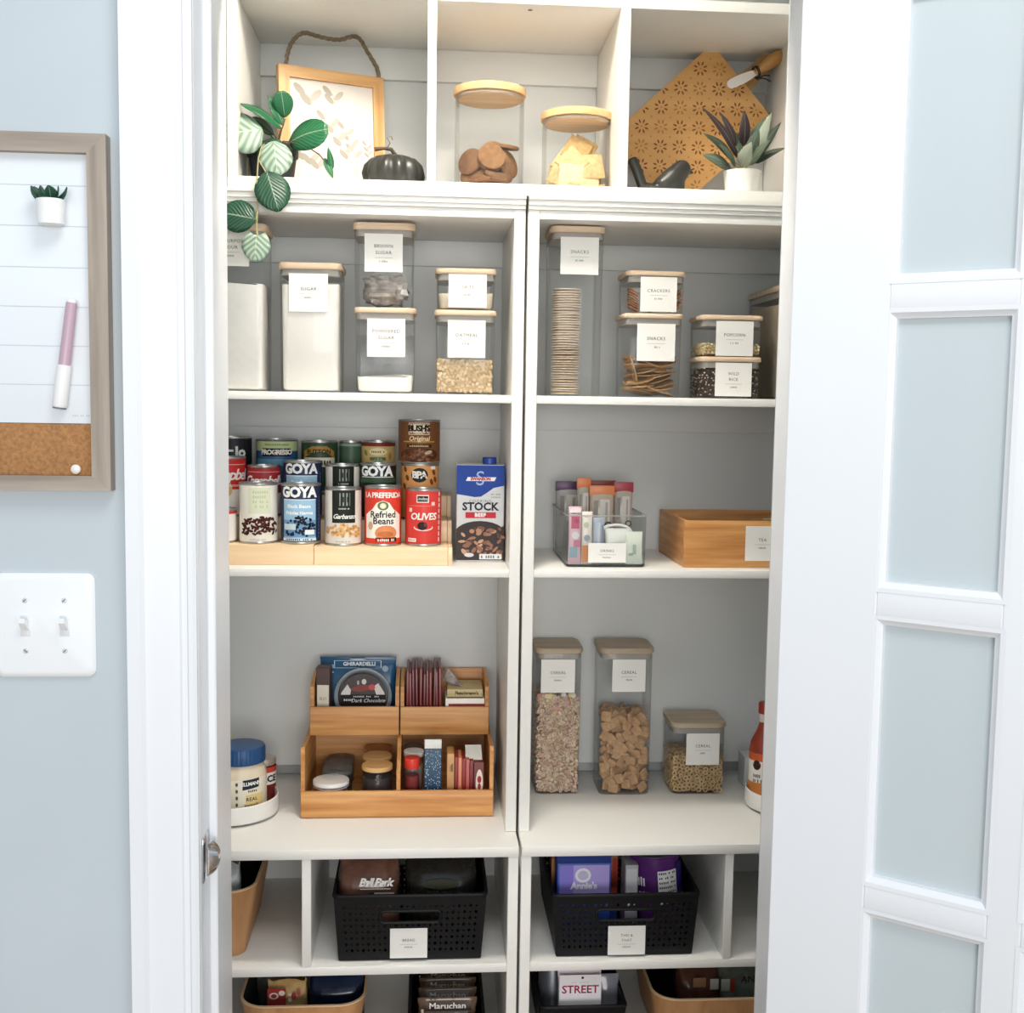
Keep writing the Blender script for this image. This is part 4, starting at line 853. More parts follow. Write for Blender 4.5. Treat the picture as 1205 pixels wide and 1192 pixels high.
p.text('OLIVES', '#f6efe6', -r*.0, h*.52, h*.165, bold=h*.004, shear=.15, spacing=.92); p.ell('#f2d9d0', 0, h*.33, r*.55, h*.06); p.ell('#d63f38', 0, h*.345, r*.5, h*.055); p.ell('#2a1d1c', -r*.05, h*.36, r*.28, h*.075); p.ell('#6a3a38', r*.12, h*.385, r*.09, h*.04)
p.rect('#f2efe8', -r*.95, -r*.4, h*.075, h*.14); p.small('#d63f38', -r*.68, h*.107, r*.45, h*.03, 6); p.rect('#f3c6bd', r*.45, r*.65, h*.72, h*.78); p.rect('#f3c6bd', -r*.85, -r*.65, h*.60, h*.67)
for i in range(9): p.rect('#f0d5cf', r*.93, r*1.03, h*(.08+.1*i), h*(.15+.1*i))
p.done(lb)
# --- second tier
def soup(words, x0, x1, ytop, body, tx):
    t, lb, r, h = canbase('food_can', words, 'can', x0, x1, ytop, 1, True, lab=body)
    p = Print(r).band('#efece6', .005, h*.46); p.text("Campbell's", '#f6f0ea', tx*r, h*.70, h*.255, shear=.3, bold=h*.006, spacing=.8); p.rect('#e7b9ae', -r*1.2, r*1.2, h*.87, h*.88)
    p.ell(GOLD, 0, h*.46, r*.3, h*.12); p.text('Condensed', '#f6f0ea', tx*r, h*.53, h*.08, shear=.3); p.done(lb)
soup('bright red soup can beside the jamb above the short white can', 243, 290, 538, '#cf2f2c', .2)
soup('dark red soup can behind the cream bean can', 290.5, 331, 548, '#a32c30', -.05)
goya('blue can of pink beans standing behind the front blue can', 333, 379.5, 543, 1, True, False, 'Pink Beans', 'Habichuelas Rosadas')
garb('white can with a black panel on the second tier behind the chickpeas', 382.5, 424, 547, 1, False)
goya('black can with a green band behind the refried beans', 423, 467, 546, 1, False, True)
t, lb, r, h = canbase('food_can', 'orange bean can with a black oval, under the brown bean can', 'can', 471, 517, 546, 1, lab='#d99a5b')
p = Print(r); p.ell('#1e1b19', -r*.02, h*.80, r*.45, h*.13); p.text('BPA', '#f2ece2', -r*.02, h*.80, h*.17, bold=h*.008, spacing=.85)
for a, b in ((-.85, .9), (-.7, .75), (.8, .85), (.65, .68), (-.9, .6), (.9, .72)): p.ell('#7a4220', r*a, h*b, .004, .0062, .4, 12)
p.ell('#f3e9dd', r*.75, h*.93, r*.18, h*.03); p.done(lb)
z2 = t.location.z+h+.0003
t, lb, r, h = canbase('food_can', 'brown baked bean can stacked on top of the orange can', 'can', 468, 518.5, 494, 1, zb=z2, lab='#7a4c2c')
p = Print(r); p.rect('#e5d7bd', -r*.52, r*.5, h*.66, h*.93); p.rect('#7a4c2c', -r*.48, r*.46, h*.675, h*.915); p.rect('#e5d7bd', -r*.44, r*.42, h*.70, h*.90); p.text("BUSH'S", '#1d1714', 0, h*.80, h*.185, bold=h*.009, spacing=.88); p.small('#e5d7bd', 0, h*.685, r*.4, h*.03, 6)
p.text('Original', '#efd9a5', 0, h*.57, h*.15, bold=h*.004, shear=.2); p.rect('#c79a52', -r*.8, r*.8, h*.49, h*.515); p.rect('#3f2413', -r*.6, r*.62, h*.37, h*.445); p.small('#e3c48a', 0, h*.405, r*.95, h*.035, 13)
p.ell('#4a2c1b', 0, h*.2, r*1.0, h*.17); p.beans(['#6d4128', '#855539', '#5a3420'], -r*.85, r*.85, h*.06, h*.36, 60, .0042, .0026); p.ell('#b9a98f', r*.45, h*.26, r*.2, h*.04, .3); p.done(lb)
# --- back tier
t, lb, r, h = canbase('food_can', 'black can in the back row behind the bright red soup can', 'can', 250, 297, 514, 2, True, lab='#22242a')
Print(r).text('lo', '#f3f1ec', r*.42, h*.72, h*.26, bold=h*.012).rect('#f3f1ec', -r*.3, r*.05, h*.73, h*.77).done(lb)
t, lb, r, h = canbase('food_can', 'green and blue soup can with a black banner in the back row', 'can', 301, 351, 517, 2, True, lab='#2f5f86')
p = Print(r).band('#c3cf9a', h*.78, h*.96); p.band('#5e93b4', h*.5, h*.63); p.rect('#16181a', -r*.75, r*.70, h*.68, h*.83); p.text('PROGRESSO', '#f1efe6', -r*.02, h*.755, h*.125, bold=h*.006, spacing=.85); p.small('#6f7f55', 0, h*.90, r*1.2, h*.035, 14); p.done(lb)
t, lb, r, h = canbase('food_can', 'dark green can with a gold banner in the back row', 'can', 354, 398, 519, 2, True, lab='#2b4a35')
p = Print(r); p.rect('#e3dcc6', -r*1.0, r*.95, h*.5, h*.68); p.poly('#a8803c', [(-r*.98, h*.66), (-r*.5, h*.76), (0, h*.80), (r*.5, h*.76), (r*.9, h*.66), (r*.9, h*.80), (r*.4, h*.90), (-r*.4, h*.90), (-r*.98, h*.80)]); p.text('BUTTON', '#33271a', -r*.05, h*.79, h*.12, bold=h*.004); p.small('#2c2a26', 0, h*.59, r*1.4, h*.1, 9); p.done(lb)
t, lb, r, h = canbase('food_can', 'plain dark green can between the gold banner can and the tan can', 'can', 399, 427, 519, 2, False, lab='#46604c', yoff=.05)
Print(r).band('#8ba08a', h*.90, h*.95).done(lb)
t, lb, r, h = canbase('food_can', 'tan can with a red rim and green leaf motif in the back row', 'can', 424.5, 465.5, 519, 2, False, lab='#d6b878')
p = Print(r).band('#7a2f25', h*.90, h*.965); p.ell('#efe0b0', 0, h*.80, r*.55, h*.07); p.rect('#5c7350', -r*.5, r*.45, h*.64, h*.70); p.ell('#9aae8c', r*.02, h*.62, r*.28, h*.07); p.ell('#7d9368', -r*.8, h*.78, r*.12, h*.06, .5); p.ell('#b98d4a', r*.75, h*.72, r*.14, h*.07); p.small('#7a5a2e', 0, h*.80, r*.8, h*.035, 8); p.done(lb)
# --- stock carton
Yk = .10; X0, X1 = PX(537, 610, Yk), PX(593, 610, Yk); zt = PZ(565, 547, Yk); w = X1-X0; h = zt-S2
t = thing('stock_carton', 'blue and grey beef stock carton standing right of the can riser', 'carton', ((X0+X1)/2, Yk+.032, S2))
g = G(); g.rbox(-w/2, w/2, -.032, .032, .0002, h, .0012, n=1); g.out('carton', mat('#d3d4d4', .4, var=.01), t, smooth=30)
g = G(); cx_ = PX(576, 542, Yk+.03)-t.location.x; g.lathe([(.0125, h), (.0138, h+.001), (.0138, h+.012), (.0125, h+.0135)], 20, cx_, -.005); g.out('screw_cap', mat('#1c3f94', .4), t)
p = Print(1); hw = w/2
crv = [(-hw, h*.70), (-hw*.6, h*.685), (-hw*.25, h*.67), (hw*.02, h*.675), (hw*.3, h*.72), (hw*.55, h*.765), (hw, h*.79)]
p.poly('#23479e', crv+[(hw, h*.995), (-hw, h*.995)])
p.text('S', '#a9bfe6', -hw*.02, h*.855, h*.21); p.poly('#f6f6f4', [(-hw*.62, h*.835), (hw*.58, h*.835), (hw*.66, h*.875), (-hw*.54, h*.875)]); p.text('SWANSON', '#b3262c', 0, h*.855, h*.042, bold=h*.0025, spacing=.95)
p.text('COOKING', '#5a5c60', 0, h*.628, h*.042, spacing=1.25); p.text('STOCK', '#2d3036', 0, h*.57, h*.112, bold=h*.004, spacing=1.02); p.rect('#c6323a', -hw*.62, hw*.66, h*.455, h*.515); p.text('BEEF', '#f7f1ee', 0, h*.485, h*.05, bold=h*.003, spacing=1.15)
p.small('#9a9ca0', hw*.65, h*.70, hw*.4, h*.015, 6); p.small('#9a9ca0', hw*.65, h*.67, hw*.4, h*.015, 6); p.mat('#4a3b37')
pts = [(-hw, h*.02), (hw, h*.02), (hw, h*.38)]+[(hw*math.cos(a)*1.05, h*.30+h*.125*math.sin(a)) for a in [math.pi*k/12 for k in range(2, 11)]]+[(-hw, h*.34)]
p.poly('#3a3231', [(max(-hw, min(hw, a)), b) for a, b in pts]); random.seed(2)
for i in range(46):
    a, b = random.uniform(-.85, .9), random.uniform(.06, .36); p.mat(random.choice(['#7d5746', '#9b7059', '#b58768', '#8d6350', '#5b4038', '#c09a80'])); p.o -= .00004
    p.g.fell(hw*a, h*b*(1 if a > -.2 else .9), .0075*random.uniform(.5, 1.1), .0042*random.uniform(.6, 1.1), p.o, 7, random.uniform(-1, 1))
p.rect('#d9dadb', -hw*.02, hw*.92, h*.03, h*.085); p.small('#6b6d70', hw*.45, h*.057, hw*.8, h*.03, 8); p.ell('#cfd0d1', -hw*.45, h*.075, hw*.2, h*.022); p.flat(t, -.0322)
# ================================================================= DRINKS BIN
Yb = .035; X0, X1 = PX(667, 640, Yb), PX(760, 640, Yb); w = X1-X0; hb = PZ(712, 607, Yb)-S2; dp = .24
t = thing('drinks_bin', 'clear plastic bin of drink packets labelled drinks', 'bin', ((X0+X1)/2, Yb+dp/2, S2)); hw, hd = w/2, dp/2
g = G(); R = lambda i, z: [(x, y, z) for x, y in rr(-hw+i, hw-i, -hd+i, hd-i, .007, 3)]
g.loft([R(.004, .0004), R(.001, .002), R(0, .006), R(-.001, hb)], True, False); g.out('bin_body', clear('bin_plastic', '#f3f5f5', .05, .04, '#dfe3e3', 1.45), t)
g = G(); g.loft([R(-.001, hb-.0015), R(-.0028, hb-.001), R(-.0028, hb+.001), R(-.0002, hb+.0012), R(.001, hb-.001)], False, False); g.out('rim', clear('bin_rim', '#dfe3e3', .45, .1, '#c9cfce'), t)
g = G(); g.loft([R(.003, .0004), R(.0005, .003), R(.0002, .0055)], False, False); g.out('base_edge', clear('bin_base_edge', '#777c7c', .6, .1, '#4a4f50'), t)
xa, xb = PX(692, 650, Yb)-t.location.x, PX(736.5, 650, Yb)-t.location.x; za, zb = PZ(712, 662, Yb)-S2, PZ(712, 639, Yb)-S2
paper_label(t, (xa+xb)/2, za, zb, xb-xa, -hd-.0006, ['DRINKS'], sz=.0068)
BX = t.location.x
def packet(name, words, cat, x0, x1, y0, y1, Y, th, body, prints=(), group=None, lean=0, zb=None, crimp=True, rough=.3):
    """sealed flat packet: pillow body with crimped ends, front prints given as (colour, x0,x1,z0,z1) fractions or (text, colour, x, z, size)"""
    X0, X1 = PX(x0, (y0+y1)/2, Y), PX(x1, (y0+y1)/2, Y); w = X1-X0; xm = (x0+x1)/2; zt = PZ(xm, y0, Y); z0 = PZ(xm, y1, Y) if zb is None else zb; h = zt-z0
    t = thing(name, words, cat, ((X0+X1)/2, Y+th/2, z0), (RD(-lean), 0, 0), group); g = G(); rings = []
    for u, q in ((0, .06), (.05, .08), (.12, .6), (.3, .95), (.6, 1), (.86, .65), (.94, .1), (1, .06)):
        n = 12; ring = []
        for i in range(n):
            a = 2*math.pi*i/n; c_, s_ = math.cos(a), math.sin(a); ring.append((w/2*math.copysign(abs(c_)**.55, c_)*(1-.03*q), th/2*q*math.copysign(abs(s_)**.8, s_), u*h))
        rings.append(ring)
    g.loft(rings); g.out('packet_body', mat(body, rough, var=.05, scale=40), t, smooth=60)
    p = Print(1)
    for q in prints:
        if len(q) == 5 and isinstance(q[1], (int, float)): p.rect(q[0], q[1]*w, q[2]*w, q[3]*h, q[4]*h, 1)
        elif q[0] == 'ell': p.ell(q[1], q[2]*w, q[3]*h, q[4]*w, q[5]*w)
        elif q[0] == 'small': p.small(q[1], q[2]*w, q[3]*h, q[4]*w, q[5]*h)
        else: p.text(q[0], q[1], q[2]*w, q[3]*h, q[4], bold=q[4]*.02)
    if prints: p.flat(t, -th*.52-.0002)
    return t
packet('drink_stick', 'pink drink mix stick packet standing in the drinks bin', 'packet', 669, 684, 596, 664, Yb+.012, .006, '#e2b9c4', [('#f1e4e4', -.45, .45, .90, .97), ('#c95a78', -.3, .35, .62, .84), ('ell', '#f4efee', .05, .5, .3, .3), ('#8fb0bb', -.4, .2, .12, .3), ('#cf7f97', -.1, .42, .3, .42), ('small', '#6a4a5a', 0, .88, .6, .02), ('ell', '#b54a68', .1, .75, .2, .18)], zb=S2+.004)
packet('drink_stick', 'cream and orange drink mix stick packet next to the pink one', 'packet', 684.5, 697, 602, 664, Yb+.014, .006, '#efe6da', [('#e3914f', -.45, .45, .04, .36), ('ell', '#c8cdb0', -.1, .75, .25, .25), ('ell', '#a8b4c0', 0, .5, .3, .3), ('small', '#bb9988', 0, .9, .6, .02)], zb=S2+.004)
packet('drink_sachet', 'pale blue grey drink sachet above the drinks label', 'packet', 697.5, 711, 609, 660, Yb+.018, .008, '#aab4c4', [('#d3d9e2', -.1, .12, .1, .9), ('#8490a6', .25, .42, .1, .85)], zb=S2+.004)
packet('drink_sachet', 'wide white drink sachet behind the drinks label', 'packet', 712, 742, 622, 660, Yb+.030, .012, '#eef0ea', [('#dfe3d8', -.4, .4, .5, .6)], zb=S2+.004)
packet('drink_sachet', 'white and green drink sachet at the right wall of the drinks bin', 'packet', 737, 757, 626, 662, Yb+.016, .008, '#e9efe2', [('#b7c4ae', -.1, .1, .3, .6), ('small', '#6d7a68', -.2, .3, .3, .1)], zb=S2+.004, lean=8)
pts = resample([P(x, y, Yb+.05) for x, y in ((708, 650), (707, 628), (713, 620), (728, 618), (740, 622), (744, 632), (744, 648))], 30); g = G(); g.tube([p-pts[15] for p in pts], .0032, 10)
tag(g.out('white_scoop_handle', mat('#f0f0ec', .4), loc=pts[15]), 'white looped scoop handle standing among the packets in the drinks bin', 'scoop')
def pouch(words, x0, x1, y0, Y, top, body):
    t = packet('drink_pouch', words, 'pouch', x0, x1, y0, 650, Y, .02, body, zb=S2+.005, group='drink pouches at the back of the bin', rough=.2)
    X0, X1 = PX(x0, y0+10, Y), PX(x1, y0+10, Y); w = X1-X0; h = PZ((x0+x1)/2, y0, Y)-S2-.005
    g = G(); g.rbox(-w/2-.0004, w/2+.0004, -.0045, .0045, h*.87, h*1.003, .0008); g.out('seal_strip', mat(top, .4, var=.04), t)
    p = Print(1); p.rect('#8d8a86', -w*.34, -w*.18, h*.52, h*.80, 1); p.rect('#c9c4bd', -w*.1, w*.3, h*.45, h*.82, 1); p.rect('#a39a93', w*.12, w*.22, h*.5, h*.78, 1); p.ell('#2c2727', w*.25, h*.46, w*.17, w*.17); p.ell('#b8b0a8', w*.25, h*.46, w*.10, w*.10); p.flat(t, -.0105)
    return t
pouch('clear drink pouch with a dark purple top strip', 654, 685, 567, Yb+.185, '#57385e', '#a7a5a2')
pouch('narrow drink pouch with a bright orange top strip', 679, 695, 563, Yb+.10, '#d97a48', '#b0a898')
pouch('drink pouch with a dark red top strip behind the orange one', 694, 724, 566, Yb+.16, '#8a3528', '#a89c90')
pouch('drink pouch with a faded orange top strip', 694, 723, 572, Yb+.08, '#d9824f', '#b5a594')
pouch('drink pouch with a crimson top strip at the right', 722.5, 745, 568, Yb+.10, '#a63a45', '#b5a79c')
# ================================================================= TEA BOX
Yt = .038; X0 = PX(805, 640, Yt); X1 = .752; zt = PZ(850, 613, Yt); h = zt-S2; dp = .235; w = X1-X0
t = thing('tea_box', 'open bamboo box labelled tea on the middle shelf', 'box', ((X0+X1)/2, Yt+dp/2, S2)); hw, hd = w/2, dp/2
for nm, a, m_ in (('front_panel', (-hw, hw, -hd, -hd+.008, .0003, h), BAMBOO), ('back_panel', (-hw, hw, hd-.008, hd, .0003, h), BAMBOO), ('side_panel', (-hw, -hw+.008, -hd+.0082, hd-.0082, .0003, h), BAMBOOY), ('side_panel', (hw-.008, hw, -hd+.0082, hd-.0082, .0003, h), BAMBOOY), ('bottom_panel', (-hw+.0082, hw-.0082, -hd+.0082, hd-.0082, .001, .006), BAMBOO)):
    g = G(); g.rbox(*a, .0008, n=1); g.out(nm, m_, t, smooth=30)
xa = PX(877, 640, Yt)-t.location.x; wl = .066; za, zb = PZ(890, 660, Yt)-S2, PZ(890, 619, Yt)-S2
paper_label(t, xa+wl/2, za, zb, wl, -hd-.0003, ['TEA'])
for k in range(7):
    g = G(); g.rbox(-.03, .03, -.0015, .0015, 0, h*.80, .0006); o = g.out('tea_bag', mat(['#c98a3e', '#8a9a5a', '#d8c9a6', '#a3543c'][k % 4], .6), loc=(X0+.05+.03*k, Yt+.05+.02*k, S2+.0065))
    tag(o, ['ochre', 'green', 'cream', 'rust'][k % 4]+' tea envelope standing inside the bamboo tea box', 'tea bag', 'tea envelopes in the bamboo box')
# ================================================================= BAMBOO ORGANISERS ON THE WORKTOP
Yo, Yu = .080, .185
ox0, ox1 = PX(353.5, 945, Yo), PX(580.5, 945, Yo); zf = PZ(466, 931, Yo); zs = PZ(356, 884, Yo); zB = PZ(470, 865, Yu); ob = .316
org = thing('desk_organiser', 'wide bamboo organiser with two open compartments at the bottom of the stack', 'organiser', ((ox0+ox1)/2, (Yo+ob)/2, DESK)); th = .0075
fr = G(); fr.rbox(ox0, ox1, Yo, Yo+th, DESK+.003, zf, .001, n=1); wout(fr, 'front_panel', BAMBOO, org, 30)
def side(name, par, x, y0, y1, z0, zfront, ztop, yslope, t_, m_):
    """side board whose top edge slopes from low at the front to full height"""
    prof = [(y0, z0), (y1, z0), (y1, ztop), (yslope, ztop), (y0+.004, zfront+.004), (y0, zfront-.004)]
    g = G(); g.loft([[(x, y, z) for y, z in prof], [(x+t_, y, z) for y, z in prof]]); return wout(g, name, m_, par, 20)
for x, nm in ((ox0, 'side_panel'), (ox1-th, 'side_panel'), (PX(469, 900, Yo+.01)-th/2, 'divider')): side(nm, org, x, Yo+.0077, ob, DESK+.003, zs if nm != 'divider' else zf+.028, zB-.0002, Yo+.05 if nm != 'divider' else Yo+.085, th, BAMBOOY)
for nm, a in (('back_panel', (ox0+th, ox1-th, ob-th, ob, DESK+.008, zB-.0005)), ('bottom_panel', (ox0+th, ox1-th, Yo+th, ob-th, DESK+.003, DESK+.008)), ('base_strip', (ox0+.003, ox1-.003, Yo+.004, ob-.004, DESK+.0003, DESK+.003))): wbox(nm, BAMBOO, org, *a, .0006)
ofl = DESK+.0082
def upper(words, xa, xb):
    x0, x1 = PX(xa, 850, Yu), PX(xb, 850, Yu); zt = PZ((xa+xb)/2, 832, Yu); yb = .316; ztop = PZ((xa+xb)/2, 785, yb)
    t = thing('stacking_bin', words, 'organiser', ((x0+x1)/2, (Yu+yb)/2, zB+.0003)); z0 = zB+.0003
    wbox('front_panel', BAMBOO, t, x0, x1, Yu, Yu+th, z0, zt, .001)
    for x in (x0, x1-th): side('side_panel', t, x, Yu+.0077, yb, z0, zt+.035, ztop, Yu+.05, th, BAMBOOY)
    wbox('back_panel', BAMBOO, t, x0+th, x1-th, yb-th, yb, z0+.005, ztop, .0006); wbox('bottom_panel', BAMBOO, t, x0+th, x1-th, Yu+th, yb-th, z0, z0+.005, .0006); return z0+.0053, x0, x1, zt
uz, ux0, ux1, uzt = upper('bamboo stacking bin holding the blue chocolate bag and round tub', 364.5, 469.5)
uz2, vx0, vx1, _ = upper('bamboo stacking bin holding the red sachets and yeast box', 471, 575)
def carton(name, words, cat, x0, x1, y0, Y, d, zb, cols, prints=(), rot=0, group=None):
    """small card box: px x0..x1, top px y0, on the height zb; cols = body colour"""
    X0, X1 = PX(x0, y0+15, Y), PX(x1, y0+15, Y); w = X1-X0; h = PZ((x0+x1)/2, y0, Y)-zb
    t = thing(name, words, cat, ((X0+X1)/2, Y+d/2, zb), (0, 0, RD(rot)), group); g = G(); g.rbox(-w/2, w/2, -d/2, d/2, 0, h, .0008, n=1); g.out('box_body', mat(cols, .45, var=.04), t, smooth=30)
    p = Print(1)
    for q in prints:
        if q[0] == 'ell': p.ell(q[1], q[2]*w, q[3]*h, q[4]*w, q[5]*h)
        elif q[0] == 'small': p.small(q[1], q[2]*w, q[3]*h, q[4]*w, q[5]*h)
        elif len(q) == 5 and isinstance(q[1], (int, float)): p.rect(q[0], q[1]*w, q[2]*w, q[3]*h, q[4]*h, 1)
        else: p.text(q[0], q[1], q[2]*w, q[3]*h, q[4], bold=q[4]*.02, **(q[5] if len(q) > 5 else {}))
    if prints: p.flat(t, -d/2-.0002)
    return t, w, h
# --- upper left: chocolate bag, tub, small carton
Yg = .285; bx0, bx1 = PX(377, 800, Yg), PX(466, 800, Yg); bh = PZ(420, 772, Yg)-uz; w = bx1-bx0
t = thing('chocolate_bag', 'blue foil bag of chocolate behind the round tub', 'bag', ((bx0+bx1)/2, Yg, uz)); g = G(); rings = []
for u, q in ((0, .2), (.1, .8), (.4, 1), (.75, .8), (.9, .3), (.94, .08), (1, .06)): rings.append([(x*(1+.008*math.sin(u*20)), y, u*bh*(1-.012*abs(x/w*2)**2)) for x, y in rr(-w/2, w/2, -.020*q, .018*q, .012, 3)])
g.loft(rings); g.out('bag_body', mat('#1f567e', .28, var=.12, scale=35), t, smooth=60)
p = Print(1); p.text('GHIRARDELLI', '#e9eef2', w*.02, bh*.905, bh*.082, bold=bh*.003, spacing=1.0)
for a in (((-.31, .31, .955, .961)), ((-.31, -.30, .845, .96)), ((.30, .31, .845, .96)), ((-.31, .02, .842, .848))): p.rect('#dfe7ee', a[0]*w, a[1]*w, a[2]*bh, a[3]*bh, 1)
p.ell('#cdd8e0', w*.0, bh*.978, w*.11, bh*.012); p.ell('#8fb6cc', -w*.33, bh*.87, w*.035, bh*.03); p.ell('#9fb4c4', w*.36, bh*.83, w*.04, bh*.05, .5); p.ell('#9db9cc', -w*.36, bh*.78, w*.05, bh*.02); p.flat(t, -.0175)
Yr = .235; rc = PX(427, 815, Yr); rr_ = (PX(461, 815, Yr)-PX(393, 815, Yr))/2; zc = PZ(427, 820, Yr)
t = thing('round_tub', 'round clear tub of dark chocolate standing on edge before the blue bag', 'tub', (rc, Yr, uz)); zo = max(rr_, zc-uz)
g = G(); g.lathe([(rr_*.96, 0), (rr_, .002), (rr_, .007), (rr_*.95, .009), (rr_*.88, .011), (rr_*.84, .030), (.001, .030)], 40, cap0=False); g.move(Matrix.Translation((0, 0, zo)) @ Matrix.Rotation(RD(-90), 4, 'X')); g.out('tub_body', mat('#a3abb0', .25, var=.04), t)
g = G(); g.lathe([(.001, -.0002), (rr_*.82, 0), (rr_*.82, .001)], 36, cap1=False); g.move(Matrix.Translation((0, 0, zo)) @ Matrix.Rotation(RD(-90), 4, 'X')); lid = g.out('tub_lid', mat('#3a2f30', .3, var=.2, scale=50), t)
p = Print(1); q = rr_*.82; p.poly('#ddd8d2', [(-q*.95, q*.0+zo), (-q*.9, zo+q*.2), (-q*.65, zo+q*.55), (-q*.5, zo+q*.3), (-q*.55, zo)]); p.poly('#ddd8d2', [(q*.95, zo), (q*.9, zo+q*.2), (q*.65, zo+q*.6), (q*.45, zo+q*.45), (q*.6, zo)])
p.ell('#8a4a46', -q*.05, zo+q*.38, q*.45, q*.14, .1); p.ell('#c95a5a', q*.38, zo+q*.42, q*.14, q*.13); p.ell('#d3cfca', q*.05, zo+q*.66, q*.1, q*.12); p.ell('#b3aca6', -q*.2, zo+q*.62, q*.05, q*.1)
p.rect('#1e1d1f', -q*.95, q*.95, zo-q*.45, zo+q*.10, 1); p.small('#c9c9c6', q*.15, zo+q*.02, q*1.1, q*.07, 16); p.text('Dark Chocolate', '#f1efe9', q*.22, zo-q*.16, q*.22, shear=.35); p.small('#dcdcd8', -q*.6, zo-q*.12, q*.4, q*.1, 5); p.flat(lid, -.0006)
carton('small_carton', 'small brown carton with a cream side panel beside the round tub', 'carton', 372.5, 389, 786, Yu+.03, .03, uz, '#4a302b', [('#e3dccb', -.42, .42, .06, .72), ('small', '#a39a86', 0, .5, .5, .06), ('#3a3a30', -.1, .2, .12, .18)], rot=-4)
# --- upper right: red sachets, foil, yeast box, red box
random.seed(44)
for k in range(11):
    x = vx0+.014+k*.0067; hh_ = PZ(500, 781+random.uniform(-2, 5), .25)-uz2
    g = G(); g.rbox(-.0027, .0027, -.05, .05, 0, hh_, .0012, n=1); o = g.out('red_sachet', mat(['#6e1f24', '#7c262b', '#5d171d'][k % 3], .35, var=.15, scale=60), loc=(x, .247, uz2), rot=(0, RD(random.uniform(-1.2, 1.2)), 0), smooth=30)
    tag(o, 'thin dark red sachet standing in the right stacking bin', 'sachet', 'dark red sachets in the stacking bin')
carton('yeast_box', 'red and white box lying under the yeast box in the stacking bin', 'box', 524, 570, 822, Yu+.012, .09, uz2, '#efe7e0', [('#8c2f2a', -.42, .5, .05, .84)])
ybz = bpy.data.objects['yeast_box'].location.z+PZ(547, 822, Yu+.012)-uz2+.0004
carton('yeast_box', 'tan yeast box with dark script lettering on top of the red box', 'box', 526, 568, 811, Yu+.016, .08, ybz, '#c2ad78', [('#5a4a33', -.5, .5, 0, .12), ("Fleischmann's", '#2b2521', .05, .55, .0098, dict(spacing=.9))])
pts = [P(521, 789, .24), P(527, 787, .235), P(545, 808, .225), P(533, 806, .225), P(521, 800, .235)]; g = G(); c0 = pts[0].copy(); n = len(pts)
g.add([p-c0 for p in pts]+[p-c0+Vector((0, .006, .001)) for p in pts], [tuple(range(n)), tuple(range(2*n-1, n-1, -1))]+[(i, (i+1) % n, n+(i+1) % n, n+i) for i in range(n)])
tag(g.out('foil_wrapper', mat('#b3a9a0', .2, .6, .5, 60, name='foil'), loc=c0, smooth=0), 'crumpled silver foil wrapper tucked beside the red sachets', 'wrapper')
# --- lower left: jars
WT = mat('#f2f0ec', .4)
def smalljar(words, px, ytop, Y, r, lidh, lidm, bodym, name='small_jar', group=None, content=None, lat=None):
    X = PX(px, ytop+10, Y); h = PZ(px, ytop, Y)-ofl; t = thing(name, words, 'jar', (X, Y, ofl), group=group)
    g = G(); g.lathe([(r*.85, 0), (r*.95, .002), (r*.95, h-lidh-.006), (r*.86, h-lidh)], 28); g.out('body', bodym, t)
    g = G(); g.lathe([(r*.97, h-lidh), (r, h-lidh+.001), (r, h-.0015), (r*.97, h)], 32); l_ = g.out('lid', lidm, t)
    if content: g = G(); g.lathe([(r*.82, .002), (r*.9, .004), (r*.9, (h-lidh)*.8), (.001, (h-lidh)*.8)], 24); g.out('contents', content, t)
    if lat:
        g = G(); g.lathe([(r*1.004, h-lidh+.003), (r*1.004, h-lidh+.0048)], 32, cap0=False, cap1=False); g.out('lid_band', lat, l_)
    return t
smalljar('jar with a flat white lid at the front of the lower left compartment', 389.5, 917, Yo+.055, .0355, .012, WT, PLASTIC, lat=mat('#3a3a3a', .5), content=mat('#d8d2c6', .8))
for k, (px, yy, Y) in enumerate(((397, 903, Yo+.11), (398, 897, Yo+.155), (401, 891, Yo+.20))):
    smalljar('low empty clear glass jar in the row behind the white-lidded jar', px, yy, Y, .031-.001*k, .010, clear('jar_glass_lid', '#e6eaea', .22, .05, '#a5acac', 1.5), clear('jar_glass', '#eef1f1', .10, .05, '#9aa2a2', 1.5), 'glass_jar_small', 'clear jars in the lower compartment')
CORKL = wood('#cf9d5f', '#e4b87c', 0, .55, 60, name='cork_lid')
smalljar('front cork-lidded spice jar in the lower left compartment', 444, 899, Yo+.062, .0305, .009, CORKL, PLASTIC, 'spice_jar', content=mat('#3b2a2b', .8, var=.2))
smalljar('middle cork-lidded spice jar behind the front one', 444, 888, Yo+.125, .0295, .008, CORKL, PLASTIC, 'spice_jar', content=mat('#4a382c', .8, var=.2))
smalljar('rear cork-lidded spice jar against the organiser back', 444.5, 880, Yo+.19, .0295, .008, CORKL, PLASTIC, 'spice_jar', content=mat('#4a3a2a', .8, var=.2))
